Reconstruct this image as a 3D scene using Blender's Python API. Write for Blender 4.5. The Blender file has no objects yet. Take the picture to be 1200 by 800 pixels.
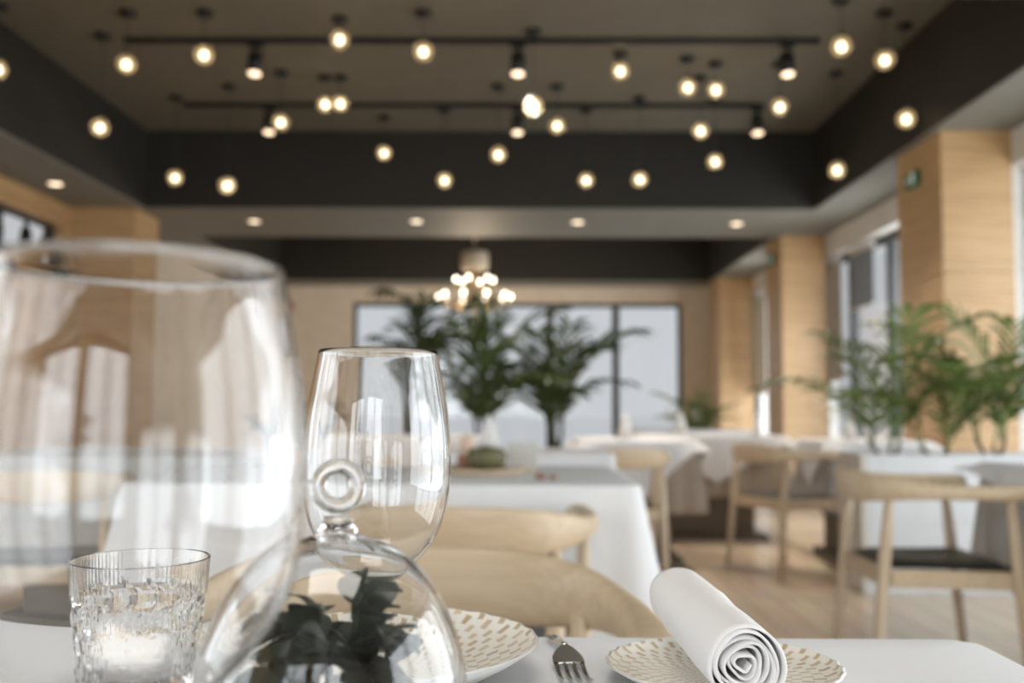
import bpy, bmesh, math, random
from mathutils import Vector, Matrix
R = math.radians
PI = math.pi
rnd = random.Random(7)
scene = bpy.context.scene
col = scene.collection

# ------------------------------------------------------------------ camera
FPX = 1167.0
CAMZ = 0.943
cam_rot = Matrix.Rotation(R(0.54), 4, 'Z') @ Matrix.Rotation(R(90 + 3.87), 4, 'X') @ Matrix.Rotation(R(0.25), 4, 'Z')
cd = bpy.data.cameras.new('camera')
cam = bpy.data.objects.new('camera', cd)
col.objects.link(cam)
cam.matrix_world = Matrix.Translation((0, 0, CAMZ)) @ cam_rot
cd.sensor_width = 36.0
cd.lens = 36.0 * FPX / 1200.0
cd.clip_start = 0.02
cd.clip_end = 300
cd.dof.use_dof = True
cd.dof.focus_distance = 0.62
cd.dof.aperture_fstop = 5.4
scene.camera = cam


def at(px, py, Y):
    """point on the plane y = Y that stands at this place of the 1200x800 photograph"""
    v = cam_rot.to_3x3() @ Vector(((px - 600) / FPX, (400 - py) / FPX, -1.0))
    v = v * (Y / v.y)
    return Vector((v.x, v.y, v.z + CAMZ))


# ------------------------------------------------------------------ world, lights, exposure
world = bpy.data.worlds.new('overcast_sky')
scene.world = world
world.use_nodes = True
bg = world.node_tree.nodes['Background']
bg.inputs[0].default_value = (0.93, 0.955, 1.0, 1)
bg.inputs[1].default_value = 0.72
vs = scene.view_settings
vs.view_transform = 'Standard'
vs.look = 'None'
vs.gamma = 1.0
vs.use_curve_mapping = False
vs.exposure = 0.0
scene.cycles.max_bounces = 16
scene.cycles.transmission_bounces = 14
scene.cycles.transparent_max_bounces = 24
scene.cycles.glossy_bounces = 6
scene.cycles.diffuse_bounces = 4
scene.cycles.sample_clamp_indirect = 4.0
scene.cycles.blur_glossy = 0.6
scene.cycles.use_denoising = True


def area_light(name, loc, aim, sx, sy, radiance, color=(1, 1, 1)):
    l = bpy.data.lights.new(name, 'AREA')
    l.shape = 'RECTANGLE'
    l.size, l.size_y = sx, sy
    l.energy = radiance * PI * sx * sy
    l.color = color
    o = bpy.data.objects.new(name, l)
    o.location = loc
    o.rotation_euler = Vector(aim).to_track_quat('-Z', 'Y').to_euler()
    col.objects.link(o)
    return o


DAY = (0.93, 0.965, 1.0)
# daylight coming through the windows behind the camera and along the right-hand wall
area_light('daylight_rear_window_a', (-1.95, -3.45, 1.35), (0, 1, 0), 1.6, 2.3, 6.0, DAY)
area_light('daylight_rear_window_b', (0.15, -3.45, 1.35), (0, 1, 0), 1.6, 2.3, 6.0, DAY)
for _x, _y, _aim, _r in ((3.45, -0.70, (-1, 0, 0), 5.5), (3.45, 0.75, (-1, 0, 0), 5.5), (3.45, 2.2, (-1, 0, 0), 5.5),
                         (3.75, 3.6, (-0.88, 0.48, 0), 4.5), (3.75, 5.0, (-0.88, 0.48, 0), 4.2)):
    area_light('daylight_side_window_a', (_x, _y, 1.22), _aim, 1.40, 2.2, _r, DAY)
for _y in (-0.65, 0.85, 2.35):
    area_light('daylight_left_window', (-4.4, _y, 1.38), (1, 0, 0), 1.45, 2.1, 3.5, DAY)
area_light('daylight_side_window_b', (3.95, 7.9, 1.25), (-0.62, 0.78, 0), 1.7, 2.2, 10.0, DAY)
area_light('daylight_side_window_c', (3.95, 11.5, 1.25), (-0.62, 0.78, 0), 1.6, 2.2, 14.0, DAY)


# ------------------------------------------------------------------ materials
def new_mat(name):
    m = bpy.data.materials.new(name)
    m.use_nodes = True
    nt = m.node_tree
    b = nt.nodes['Principled BSDF']
    return m, nt, b


def paint(name, c, rough=0.6, var=0.06, scale=6.0, bump=0.0, bscale=80.0, metal=0.0, spec=0.5, sheen=0.0):
    m, nt, b = new_mat(name)
    tc = nt.nodes.new('ShaderNodeTexCoord')
    n = nt.nodes.new('ShaderNodeTexNoise')
    n.inputs['Scale'].default_value = scale
    n.inputs['Detail'].default_value = 3
    nt.links.new(tc.outputs['Object'], n.inputs['Vector'])
    r = nt.nodes.new('ShaderNodeValToRGB')
    r.color_ramp.elements[0].position = 0.3
    r.color_ramp.elements[1].position = 0.7
    r.color_ramp.elements[0].color = tuple(max(0, x * (1 - var)) for x in c) + (1,)
    r.color_ramp.elements[1].color = tuple(min(1, x * (1 + var)) for x in c) + (1,)
    nt.links.new(n.outputs['Fac'], r.inputs['Fac'])
    nt.links.new(r.outputs['Color'], b.inputs['Base Color'])
    b.inputs['Roughness'].default_value = rough
    b.inputs['Metallic'].default_value = metal
    b.inputs['Specular IOR Level'].default_value = spec
    if sheen:
        b.inputs['Sheen Weight'].default_value = sheen
    if bump:
        n2 = nt.nodes.new('ShaderNodeTexNoise')
        n2.inputs['Scale'].default_value = bscale
        nt.links.new(tc.outputs['Object'], n2.inputs['Vector'])
        bp = nt.nodes.new('ShaderNodeBump')
        bp.inputs['Strength'].default_value = bump
        bp.inputs['Distance'].default_value = 0.01
        nt.links.new(n2.outputs['Fac'], bp.inputs['Height'])
        nt.links.new(bp.outputs['Normal'], b.inputs['Normal'])
    return m


def wood(name, c1, c2, stretch=(1, 12, 12), scale=2.0, rough=0.45, ring=0.35):
    m, nt, b = new_mat(name)
    tc = nt.nodes.new('ShaderNodeTexCoord')
    mp = nt.nodes.new('ShaderNodeMapping')
    mp.inputs['Scale'].default_value = stretch
    nt.links.new(tc.outputs['Object'], mp.inputs['Vector'])
    n = nt.nodes.new('ShaderNodeTexNoise')
    n.inputs['Scale'].default_value = scale
    n.inputs['Detail'].default_value = 6
    n.inputs['Distortion'].default_value = 0.6
    nt.links.new(mp.outputs['Vector'], n.inputs['Vector'])
    w = nt.nodes.new('ShaderNodeTexWave')
    w.inputs['Scale'].default_value = scale * 0.8
    w.inputs['Distortion'].default_value = 5.0
    w.inputs['Detail'].default_value = 3
    w.bands_direction = 'DIAGONAL'
    nt.links.new(mp.outputs['Vector'], w.inputs['Vector'])
    mx = nt.nodes.new('ShaderNodeMix')
    mx.data_type = 'FLOAT'
    mx.inputs[0].default_value = ring
    nt.links.new(n.outputs['Fac'], mx.inputs[2])
    nt.links.new(w.outputs['Fac'], mx.inputs[3])
    r = nt.nodes.new('ShaderNodeValToRGB')
    r.color_ramp.elements[0].position = 0.28
    r.color_ramp.elements[1].position = 0.72
    r.color_ramp.elements[0].color = c1 + (1,)
    r.color_ramp.elements[1].color = c2 + (1,)
    nt.links.new(mx.outputs[0], r.inputs['Fac'])
    nt.links.new(r.outputs['Color'], b.inputs['Base Color'])
    b.inputs['Roughness'].default_value = rough
    return m


def glass_mat(name, ior=1.5, tint=(1, 1, 1)):
    m, nt, b = new_mat(name)
    b.inputs['Base Color'].default_value = tint + (1,)
    b.inputs['Roughness'].default_value = 0.0
    b.inputs['IOR'].default_value = ior
    b.inputs['Transmission Weight'].default_value = 1.0
    return m


def thin_glass(name, tint=(0.96, 0.97, 0.97), refl=1.0):
    """a thin pane: clear transmission with a Fresnel reflection"""
    m = bpy.data.materials.new(name)
    m.use_nodes = True
    nt = m.node_tree
    nt.nodes.clear()
    o = nt.nodes.new('ShaderNodeOutputMaterial')
    t = nt.nodes.new('ShaderNodeBsdfTransparent')
    t.inputs[0].default_value = tint + (1,)
    g = nt.nodes.new('ShaderNodeBsdfGlossy')
    g.inputs['Roughness'].default_value = 0.02
    f = nt.nodes.new('ShaderNodeFresnel')
    ge = nt.nodes.new('ShaderNodeNewGeometry')          # same reflectance on either side of the thin wall
    mr = nt.nodes.new('ShaderNodeMapRange')
    mr.inputs['To Min'].default_value = 1.45
    mr.inputs['To Max'].default_value = 1 / 1.45
    nt.links.new(ge.outputs['Backfacing'], mr.inputs['Value'])
    nt.links.new(mr.outputs[0], f.inputs['IOR'])
    mm = nt.nodes.new('ShaderNodeMath')
    mm.operation = 'MULTIPLY'
    mm.inputs[1].default_value = refl
    mix = nt.nodes.new('ShaderNodeMixShader')
    nt.links.new(f.outputs[0], mm.inputs[0])
    nt.links.new(mm.outputs[0], mix.inputs[0])
    nt.links.new(t.outputs[0], mix.inputs[1])
    nt.links.new(g.outputs[0], mix.inputs[2])
    nt.links.new(mix.outputs[0], o.inputs[0])
    return m


def emit(name, c, s):
    m, nt, b = new_mat(name)
    b.inputs['Base Color'].default_value = c + (1,)
    b.inputs['Emission Color'].default_value = c + (1,)
    b.inputs['Emission Strength'].default_value = s
    return m


def plate_mat(name):
    """cream glaze with short radial tan brush dashes in staggered rings"""
    m, nt, b = new_mat(name)
    tc = nt.nodes.new('ShaderNodeTexCoord')
    nz = nt.nodes.new('ShaderNodeTexNoise')
    nz.inputs['Scale'].default_value = 45
    nt.links.new(tc.outputs['Object'], nz.inputs['Vector'])
    sc_ = nt.nodes.new('ShaderNodeVectorMath'); sc_.operation = 'SCALE'
    sc_.inputs['Scale'].default_value = 0.006
    nt.links.new(nz.outputs['Color'], sc_.inputs[0])
    ad = nt.nodes.new('ShaderNodeVectorMath'); ad.operation = 'ADD'
    nt.links.new(tc.outputs['Object'], ad.inputs[0])
    nt.links.new(sc_.outputs[0], ad.inputs[1])
    sp = nt.nodes.new('ShaderNodeSeparateXYZ')
    nt.links.new(ad.outputs[0], sp.inputs[0])
    an = nt.nodes.new('ShaderNodeMath'); an.operation = 'ARCTAN2'
    nt.links.new(sp.outputs['Y'], an.inputs[0]); nt.links.new(sp.outputs['X'], an.inputs[1])
    xx = nt.nodes.new('ShaderNodeMath'); xx.operation = 'MULTIPLY'
    nt.links.new(sp.outputs['X'], xx.inputs[0]); nt.links.new(sp.outputs['X'], xx.inputs[1])
    yy = nt.nodes.new('ShaderNodeMath'); yy.operation = 'MULTIPLY_ADD'
    nt.links.new(sp.outputs['Y'], yy.inputs[0]); nt.links.new(sp.outputs['Y'], yy.inputs[1]); nt.links.new(xx.outputs[0], yy.inputs[2])
    rr = nt.nodes.new('ShaderNodeMath'); rr.operation = 'SQRT'
    nt.links.new(yy.outputs[0], rr.inputs[0])
    ra = nt.nodes.new('ShaderNodeMath'); ra.operation = 'MULTIPLY'; ra.inputs[1].default_value = 66.0
    nt.links.new(rr.outputs[0], ra.inputs[0])
    aa = nt.nodes.new('ShaderNodeMath'); aa.operation = 'MULTIPLY'; aa.inputs[1].default_value = 62 / (2 * PI)
    nt.links.new(an.outputs[0], aa.inputs[0])
    cb = nt.nodes.new('ShaderNodeCombineXYZ')
    nt.links.new(ra.outputs[0], cb.inputs['X']); nt.links.new(aa.outputs[0], cb.inputs['Y'])
    br = nt.nodes.new('ShaderNodeTexBrick')
    br.offset = 0.5
    br.inputs['Scale'].default_value = 1.0
    br.inputs['Brick Width'].default_value = 1.0
    br.inputs['Row Height'].default_value = 1.0
    br.inputs['Mortar Size'].default_value = 0.27
    br.inputs['Mortar Smooth'].default_value = 0.25
    br.inputs['Color1'].default_value = (0.50, 0.37, 0.23, 1)
    br.inputs['Color2'].default_value = (0.66, 0.54, 0.39, 1)
    br.inputs['Mortar'].default_value = (0.82, 0.79, 0.73, 1)
    nt.links.new(cb.outputs[0], br.inputs['Vector'])
    nt.links.new(br.outputs['Color'], b.inputs['Base Color'])
    b.inputs['Roughness'].default_value = 0.32
    bp = nt.nodes.new('ShaderNodeBump'); bp.inputs['Strength'].default_value = 0.4; bp.inputs['Distance'].default_value = 0.002
    nt.links.new(br.outputs['Fac'], bp.inputs['Height'])
    nt.links.new(bp.outputs['Normal'], b.inputs['Normal'])
    return m


def floor_mat(name):
    m, nt, b = new_mat(name)
    tc = nt.nodes.new('ShaderNodeTexCoord')
    mp = nt.nodes.new('ShaderNodeMapping')
    mp.inputs['Rotation'].default_value = (0, 0, R(90))
    nt.links.new(tc.outputs['Object'], mp.inputs['Vector'])
    br = nt.nodes.new('ShaderNodeTexBrick')
    br.offset = 0.37
    br.inputs['Scale'].default_value = 1.0
    br.inputs['Brick Width'].default_value = 1.8
    br.inputs['Row Height'].default_value = 0.16
    br.inputs['Mortar Size'].default_value = 0.003
    br.inputs['Color1'].default_value = (0.60, 0.48, 0.36, 1)
    br.inputs['Color2'].default_value = (0.52, 0.405, 0.295, 1)
    br.inputs['Mortar'].default_value = (0.12, 0.085, 0.055, 1)
    nt.links.new(mp.outputs['Vector'], br.inputs['Vector'])
    mp2 = nt.nodes.new('ShaderNodeMapping')
    mp2.inputs['Scale'].default_value = (18, 1.2, 1)
    nt.links.new(tc.outputs['Object'], mp2.inputs['Vector'])
    n = nt.nodes.new('ShaderNodeTexNoise'); n.inputs['Scale'].default_value = 2; n.inputs['Detail'].default_value = 5
    nt.links.new(mp2.outputs['Vector'], n.inputs['Vector'])
    mx = nt.nodes.new('ShaderNodeMix'); mx.data_type = 'RGBA'; mx.blend_type = 'OVERLAY'
    mx.inputs[0].default_value = 0.35
    nt.links.new(br.outputs['Color'], mx.inputs[6]); nt.links.new(n.outputs['Color'], mx.inputs[7])
    nt.links.new(mx.outputs[2], b.inputs['Base Color'])
    b.inputs['Roughness'].default_value = 0.30
    return m


M = {}
M['recess'] = paint('black_ceiling_paint', (0.021, 0.018, 0.0125), 0.7)
M['recess_top'] = paint('charcoal_ceiling_paint', (0.15, 0.134, 0.098), 0.7)  # dark ceiling, albedo raised to stand in for lamplight falling on it
M['soffit'] = paint('grey_soffit_paint', (0.21, 0.205, 0.175), 0.6)
M['plaster'] = paint('cream_plaster', (0.78, 0.67, 0.54), 0.75)
M['white_wall'] = paint('white_plaster', (0.74, 0.71, 0.66), 0.75)
M['veneer'] = wood('oak_veneer_cladding', (0.44, 0.26, 0.115), (0.63, 0.41, 0.205), (1.2, 1.2, 16), 1.6, 0.42, 0.2)
M['oak'] = wood('oiled_oak', (0.52, 0.395, 0.255), (0.655, 0.52, 0.365), (2, 30, 30), 1.6, 0.42, 0.06)
M['oak_leg'] = wood('oiled_oak_leg', (0.52, 0.40, 0.27), (0.66, 0.53, 0.385), (26, 26, 2), 1.6, 0.42, 0.15)
M['leather'] = paint('black_leather', (0.022, 0.023, 0.022), 0.38, 0.1, 20, 0.15, 250)
M['frame'] = paint('dark_window_frame', (0.03, 0.031, 0.030), 0.5)
M['pane'] = thin_glass('window_pane_glass')
M['globe'] = thin_glass('globe_glass', (0.93, 0.92, 0.90), 1.6)
_nt = M['globe'].node_tree                     # faintly smoked glass: part of the bulb's light scatters in the wall
_tr = _nt.nodes.new('ShaderNodeBsdfTranslucent'); _tr.inputs[0].default_value = (0.95, 0.80, 0.55, 1)
_mx = _nt.nodes.new('ShaderNodeMixShader'); _mx.inputs[0].default_value = 0.30
_out = next(n for n in _nt.nodes if n.type == 'OUTPUT_MATERIAL'); _src = _out.inputs[0].links[0].from_socket
_nt.links.new(_src, _mx.inputs[1]); _nt.links.new(_tr.outputs[0], _mx.inputs[2]); _nt.links.new(_mx.outputs[0], _out.inputs[0])
M['floor'] = floor_mat('oak_plank_floor')
M['cloth'] = paint('white_table_linen', (0.79, 0.795, 0.81), 0.85, 0.015, 3, 0.12, 900, spec=0.25)
M['napkin'] = paint('white_napkin_cotton', (0.83, 0.81, 0.80), 0.9, 0.015, 12, 0.25, 1500, spec=0.2)
M['taupe'] = paint('taupe_table_linen', (0.42, 0.36, 0.30), 0.9, 0.05, 5, 0.2, 600, spec=0.2)
M['greycloth'] = paint('grey_table_linen', (0.50, 0.485, 0.465), 0.9, 0.04, 5, 0.2, 600, spec=0.2)
M['darkbase'] = paint('dark_brown_table_base', (0.19, 0.155, 0.12), 0.55)
M['greypanel'] = paint('warm_grey_panel', (0.64, 0.595, 0.54), 0.7)
M['planter'] = paint('white_planter_panel', (0.64, 0.65, 0.665), 0.6)
M['soil'] = paint('potting_soil', (0.06, 0.043, 0.03), 0.95, 0.3, 40, 0.8, 60)
M['leaf_a'] = paint('palm_leaf_green', (0.060, 0.092, 0.024), 0.45, 0.25, 5)
M['leaf_b'] = paint('palm_leaf_fresh_green', (0.105, 0.155, 0.032), 0.45, 0.25, 5)
M['leaf_c'] = paint('sprig_leaf_deep_green', (0.018, 0.030, 0.016), 0.35, 0.3, 30)
M['stem'] = paint('palm_stem', (0.13, 0.125, 0.06), 0.6, 0.2, 10)
M['trunk'] = paint('palm_trunk', (0.075, 0.065, 0.042), 0.8, 0.3, 14)
M['pot'] = paint('charcoal_plant_pot', (0.07, 0.068, 0.065), 0.6)
M['black'] = paint('black_metal', (0.015, 0.015, 0.014), 0.45)
M['steel'] = paint('polished_steel', (0.62, 0.61, 0.60), 0.14, 0.03, 20, metal=1.0)
M['glass'] = glass_mat('clear_crystal', 1.5)
M['bulb'] = emit('warm_bulb', (1.0, 0.82, 0.55), 8.5)
M['chand_bulb'] = emit('chandelier_bulb', (1.0, 0.88, 0.70), 9.0)
M['spot'] = emit('spot_lens', (1.0, 0.74, 0.50), 2.6)
M['down'] = emit('downlight_lens', (1.0, 0.80, 0.56), 3.2)
M['panel'] = emit('panel_diffuser', (1.0, 0.96, 0.90), 5.0)  # glow of the added fill panel above the laid table
M['glaze'] = paint('white_glaze', (0.80, 0.79, 0.77), 0.3, 0.02, 30)
M['plate'] = plate_mat('dashed_plate_glaze')
M['brass'] = paint('pale_brass', (0.62, 0.47, 0.28), 0.3, 0.05, 10, metal=0.8)
M['shade'] = paint('pale_chandelier_shade', (0.72, 0.60, 0.44), 0.8)
M['crystal'] = thin_glass('hanging_crystal', (0.95, 0.93, 0.9), 1.0)
M['exit_green'] = emit('exit_sign_green', (0.02, 0.10, 0.045), 0.15)
M['exit_white'] = emit('exit_sign_white', (0.6, 0.66, 0.6), 0.25)
M['red'] = paint('red_plastic', (0.30, 0.045, 0.03), 0.5)
M['bottle'] = paint('dark_bottle_glass', (0.012, 0.013, 0.010), 0.12)
M['blind'] = paint('beige_blind_fabric', (0.44, 0.385, 0.32), 0.9)
M['blind_grey'] = paint('grey_blind_fabric', (0.24, 0.24, 0.235), 0.9)
for _k, _c in (('blind', (0.62, 0.54, 0.44, 1)), ('blind_grey', (0.34, 0.34, 0.33, 1))):   # woven cloth lets daylight through
    _nt = M[_k].node_tree
    _tr = _nt.nodes.new('ShaderNodeBsdfTranslucent'); _tr.inputs[0].default_value = _c
    _mx = _nt.nodes.new('ShaderNodeMixShader'); _mx.inputs[0].default_value = 0.55
    _out = next(n for n in _nt.nodes if n.type == 'OUTPUT_MATERIAL'); _src = _out.inputs[0].links[0].from_socket
    _nt.links.new(_src, _mx.inputs[1]); _nt.links.new(_tr.outputs[0], _mx.inputs[2]); _nt.links.new(_mx.outputs[0], _out.inputs[0])
M['terrace'] = paint('pale_terrace_stone', (0.88, 0.885, 0.89), 0.8)
M['terracotta'] = paint('terracotta_glaze', (0.30, 0.12, 0.07), 0.5)
M['rose'] = paint('pale_rose_wax', (0.70, 0.52, 0.40), 0.6)
M['menu'] = paint('grey_linen_card', (0.55, 0.53, 0.50), 0.85)


# ------------------------------------------------------------------ helpers
def mk(name, verts, faces, mat, parent=None, smooth=True):
    me = bpy.data.meshes.new(name)
    me.from_pydata([tuple(v) for v in verts], [], faces)
    me.update()
    if smooth:
        for p in me.polygons:
            p.use_smooth = True
    me.materials.append(mat)
    o = bpy.data.objects.new(name, me)
    col.objects.link(o)
    if parent:
        o.parent = parent
    return o


def tag(o, label=None, cat=None, group=None, kind=None):
    if label: o['label'] = label
    if cat: o['category'] = cat
    if group: o['group'] = group
    if kind: o['kind'] = kind
    return o


def thing(name, loc, label, cat, group=None, rz=0.0):
    o = bpy.data.objects.new(name, None)
    o.empty_display_size = 0.05
    col.objects.link(o)
    o.location = loc
    o.rotation_euler = (0, 0, rz)
    return tag(o, label, cat, group)


def bevel_box(name, x0, x1, y0, y1, z0, z1, mat, parent=None, bev=0.0, smooth=False):
    bm = bmesh.new()
    bmesh.ops.create_cube(bm, size=1.0)
    for v in bm.verts:
        v.co = Vector((x0 if v.co.x < 0 else x1, y0 if v.co.y < 0 else y1, z0 if v.co.z < 0 else z1))
    if bev:
        bmesh.ops.bevel(bm, geom=list(bm.edges), offset=bev, segments=2, affect='EDGES', profile=0.5)
    bmesh.ops.recalc_face_normals(bm, faces=bm.faces)
    me = bpy.data.meshes.new(name)
    bm.to_mesh(me); bm.free()
    me.materials.append(mat)
    o = bpy.data.objects.new(name, me)
    col.objects.link(o)
    if parent: o.parent = parent
    if smooth:
        for p in me.polygons: p.use_smooth = True
    return o


def struct(name, x0, x1, y0, y1, z0, z1, mat, parent=None, bev=0.0):
    o = bevel_box(name, x0, x1, y0, y1, z0, z1, mat, parent, bev)
    if not parent: o['kind'] = 'structure'
    return o


def lathe(profile, seg=48, closed=False):
    """profile [(r, z)...]; a point with r == 0 becomes a pole"""
    V, F, rings = [], [], []
    for r, z in profile:
        if r <= 1e-9:
            rings.append([len(V)]); V.append((0, 0, z))
        else:
            rings.append(list(range(len(V), len(V) + seg)))
            for k in range(seg):
                a = 2 * PI * k / seg
                V.append((r * math.cos(a), r * math.sin(a), z))
    n = len(rings)
    for i in range(n if closed else n - 1):
        a, b = rings[i], rings[(i + 1) % n]
        for k in range(seg):
            k2 = (k + 1) % seg
            if len(a) == 1 and len(b) == 1: continue
            if len(a) == 1: F.append((a[0], b[k2], b[k]))
            elif len(b) == 1: F.append((a[k], a[k2], b[0]))
            else: F.append((a[k], a[k2], b[k2], b[k]))
    return V, F


def loft(rings, cap=True, closed=True):
    V, F = [], []
    n = len(rings[0])
    for r in rings: V.extend(r)
    for i in range(len(rings) - 1):
        for k in range(n if closed else n - 1):
            k2 = (k + 1) % n
            F.append((i * n + k, i * n + k2, (i + 1) * n + k2, (i + 1) * n + k))
    if cap:
        F.append(tuple(reversed(range(n))))
        F.append(tuple(range((len(rings) - 1) * n, len(rings) * n)))
    return V, F


def tube(pts, radii, seg=10):
    pts = [Vector(p) for p in pts]
    rings = []
    up = Vector((0, 0, 1))
    for i, p in enumerate(pts):
        t = (pts[min(i + 1, len(pts) - 1)] - pts[max(i - 1, 0)]).normalized()
        a = t.cross(up)
        if a.length < 1e-3: a = t.cross(Vector((1, 0, 0)))
        a.normalize(); b = t.cross(a)
        r = radii[i] if isinstance(radii, (list, tuple)) else radii
        rings.append([p + (a * math.cos(2 * PI * k / seg) + b * math.sin(2 * PI * k / seg)) * r for k in range(seg)])
    return loft(rings)


def catmull(P, n):
    """n+1 samples along control tuples"""
    out = []
    m = len(P) - 1
    for i in range(n + 1):
        u = i / n * m
        k = min(int(u), m - 1); t = u - k
        p0, p1, p2, p3 = P[max(k - 1, 0)], P[k], P[k + 1], P[min(k + 2, m)]
        out.append(tuple(0.5 * (2 * b + (c - a) * t + (2 * a - 5 * b + 4 * c - d) * t * t + (3 * b - a - 3 * c + d) * t ** 3)
                         for a, b, c, d in zip(p0, p1, p2, p3)))
    return out


def fix_normals(o):
    bm = bmesh.new(); bm.from_mesh(o.data)
    bmesh.ops.recalc_face_normals(bm, faces=bm.faces)
    bm.to_mesh(o.data); bm.free()
    return o


def copy_tree(o, parent=None):
    c = o.copy()
    col.objects.link(c)
    c.parent = parent
    for ch in list(o.children):
        copy_tree(ch, c)
    return c


def place(root, loc, rz, label, group=None):
    root.location = loc
    root.rotation_euler = (0, 0, rz)
    root['label'] = label
    if group: root['group'] = group
    return root


ORD = ['first', 'second', 'third', 'fourth', 'fifth', 'sixth', 'seventh', 'eighth', 'ninth', 'tenth', 'eleventh', 'twelfth',
       'thirteenth', 'fourteenth', 'fifteenth', 'sixteenth', 'seventeenth', 'eighteenth', 'nineteenth', 'twentieth',
       'twenty-first', 'twenty-second', 'twenty-third', 'twenty-fourth', 'twenty-fifth', 'twenty-sixth', 'twenty-seventh',
       'twenty-eighth', 'twenty-ninth']

# ------------------------------------------------------------------ the room
ZS, ZC = 2.70, 3.39          # soffit and recessed ceiling
XL, XR = -3.95, 3.05         # side walls
YB, YF = 14.2, -3.2          # far wall, wall behind the camera
RXL, RXR = -3.32, 2.56       # recess sides
struct('floor', XL - 0.3, XR + 0.3, YF - 0.3, YB + 0.3, -0.1, 0.0, M['floor'])
# ceilings: recess over the tables, second recess by the far windows
struct('ceiling', RXL, RXR, 4.12, 8.65, ZC, ZC + 0.1, M['recess_top'])
struct('ceiling_far_recess', RXL, RXR, 10.05, 13.6, ZC, ZC + 0.1, M['recess_top'])
struct('beam_near', XL - 0.3, XR + 0.3, YF - 0.3, 4.12, ZS, ZC + 0.2, M['recess'])
struct('beam_middle', RXL, RXR, 8.65, 10.05, ZS, ZC + 0.2, M['recess'])
struct('beam_far', RXL, RXR, 13.6, YB + 0.3, ZS, ZC + 0.2, M['recess'])
struct('beam_left', XL - 0.3, RXL, 4.12, YB + 0.3, ZS, ZC + 0.2, M['recess'])
struct('beam_right', RXR, XR + 0.3, 4.12, YB + 0.3, ZS, ZC + 0.2, M['recess'])
for nm, a in (('soffit_near', (XL, XR, YF, 4.12)), ('soffit_middle', (RXL, RXR, 8.65, 10.05)),
              ('soffit_far', (RXL, RXR, 13.6, YB)), ('soffit_left', (XL, RXL, 4.12, YB)), ('soffit_right', (RXR, XR, 4.12, YB))):
    tag(bevel_box('ceiling_' + nm, *a, ZS - 0.012, ZS, M['soffit']), kind='structure')
ZS2 = ZS - 0.012

# far wall with a five-pane window
WX0, WX1, WZ0, WZ1 = -2.42, 2.30, 0.12, 2.46
struct('wall_far', XL - 0.3, WX0, YB, YB + 0.3, 0, ZS2, M['plaster'])
struct('wall_far_right_pier', WX1, XR + 0.3, YB, YB + 0.3, 0, ZS2, M['plaster'])
struct('wall_far_lintel', WX0, WX1, YB, YB + 0.3, WZ1, ZS2, M['plaster'])
struct('wall_far_sill', WX0, WX1, YB, YB + 0.3, 0, WZ0, M['plaster'])


def window(name, axis, fixed, a0, a1, z0, z1, n, label, depth=0.07, fr=0.055):
    """window of n panes between a0 and a1 along x ('x') or y ('y')"""
    def bx(nm, u0, u1, w0, w1, mat, d=depth, par=None):
        if axis == 'x': return bevel_box(nm, u0, u1, fixed - d / 2, fixed + d / 2, w0, w1, mat, par)
        return bevel_box(nm, fixed - d / 2, fixed + d / 2, u0, u1, w0, w1, mat, par)
    e = bpy.data.objects.new(name, None); col.objects.link(e)
    tag(e, label, None, None, 'structure')
    bx('window_frame', a0, a1, z0, z0 + fr, M['frame'], depth, e)
    bx('window_frame', a0, a1, z1 - fr, z1, M['frame'], depth, e)
    bx('window_frame', a0, a0 + fr, z0 + fr, z1 - fr, M['frame'], depth, e)
    bx('window_frame', a1 - fr, a1, z0 + fr, z1 - fr, M['frame'], depth, e)
    w = (a1 - a0) / n
    for i in range(1, n):
        bx('mullion', a0 + i * w - 0.05, a0 + i * w + 0.05, z0 + fr, z1 - fr, M['frame'], depth, e)
    for i in range(n):
        u0 = a0 + i * w + (fr if i == 0 else 0.05); u1 = a0 + (i + 1) * w - (fr if i == n - 1 else 0.05)
        bx('pane', u0, u1, z0 + fr, z1 - fr, M['pane'], 0.008, e)
    return e


window('window_1', 'x', YB + 0.1, WX0, WX1, WZ0, WZ1, 5, 'wide five-pane dark framed window in the far cream wall')
# right wall: lintel band, low plinth and three glazed bays between oak columns
YC = [(6.14, 6.85), (9.95, 10.6), (13.1, 13.75)]
struct('wall_right', XR, XR + 0.3, YF - 0.3, YB + 0.3, 2.47, ZS2, M['white_wall'])
struct('wall_right_plinth', XR, XR + 0.3, YF - 0.3, YB + 0.3, 0, 0.1, M['white_wall'])
bays = [(-1.4, 6.2), (6.58, 10.6), (10.75, 13.6)]
edges = [YF - 0.3] + [v for b_ in bays for v in b_] + [YB + 0.3]
for i in range(0, len(edges), 2):
    struct('wall_right_pier', XR, XR + 0.3, edges[i], edges[i + 1], 0.1, 2.47, M['white_wall'])
for i, (b0, b1) in enumerate(bays):
    window('window_%d' % (i + 2), 'y', XR + 0.16, b0, b1, 0.1, 2.47, (6, 4, 3)[i],
           ('dark framed window bay on the side wall before the first oak column',
            'dark framed window bay between the first and second oak columns',
            'dark framed window bay between the second and third oak columns')[i])
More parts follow.
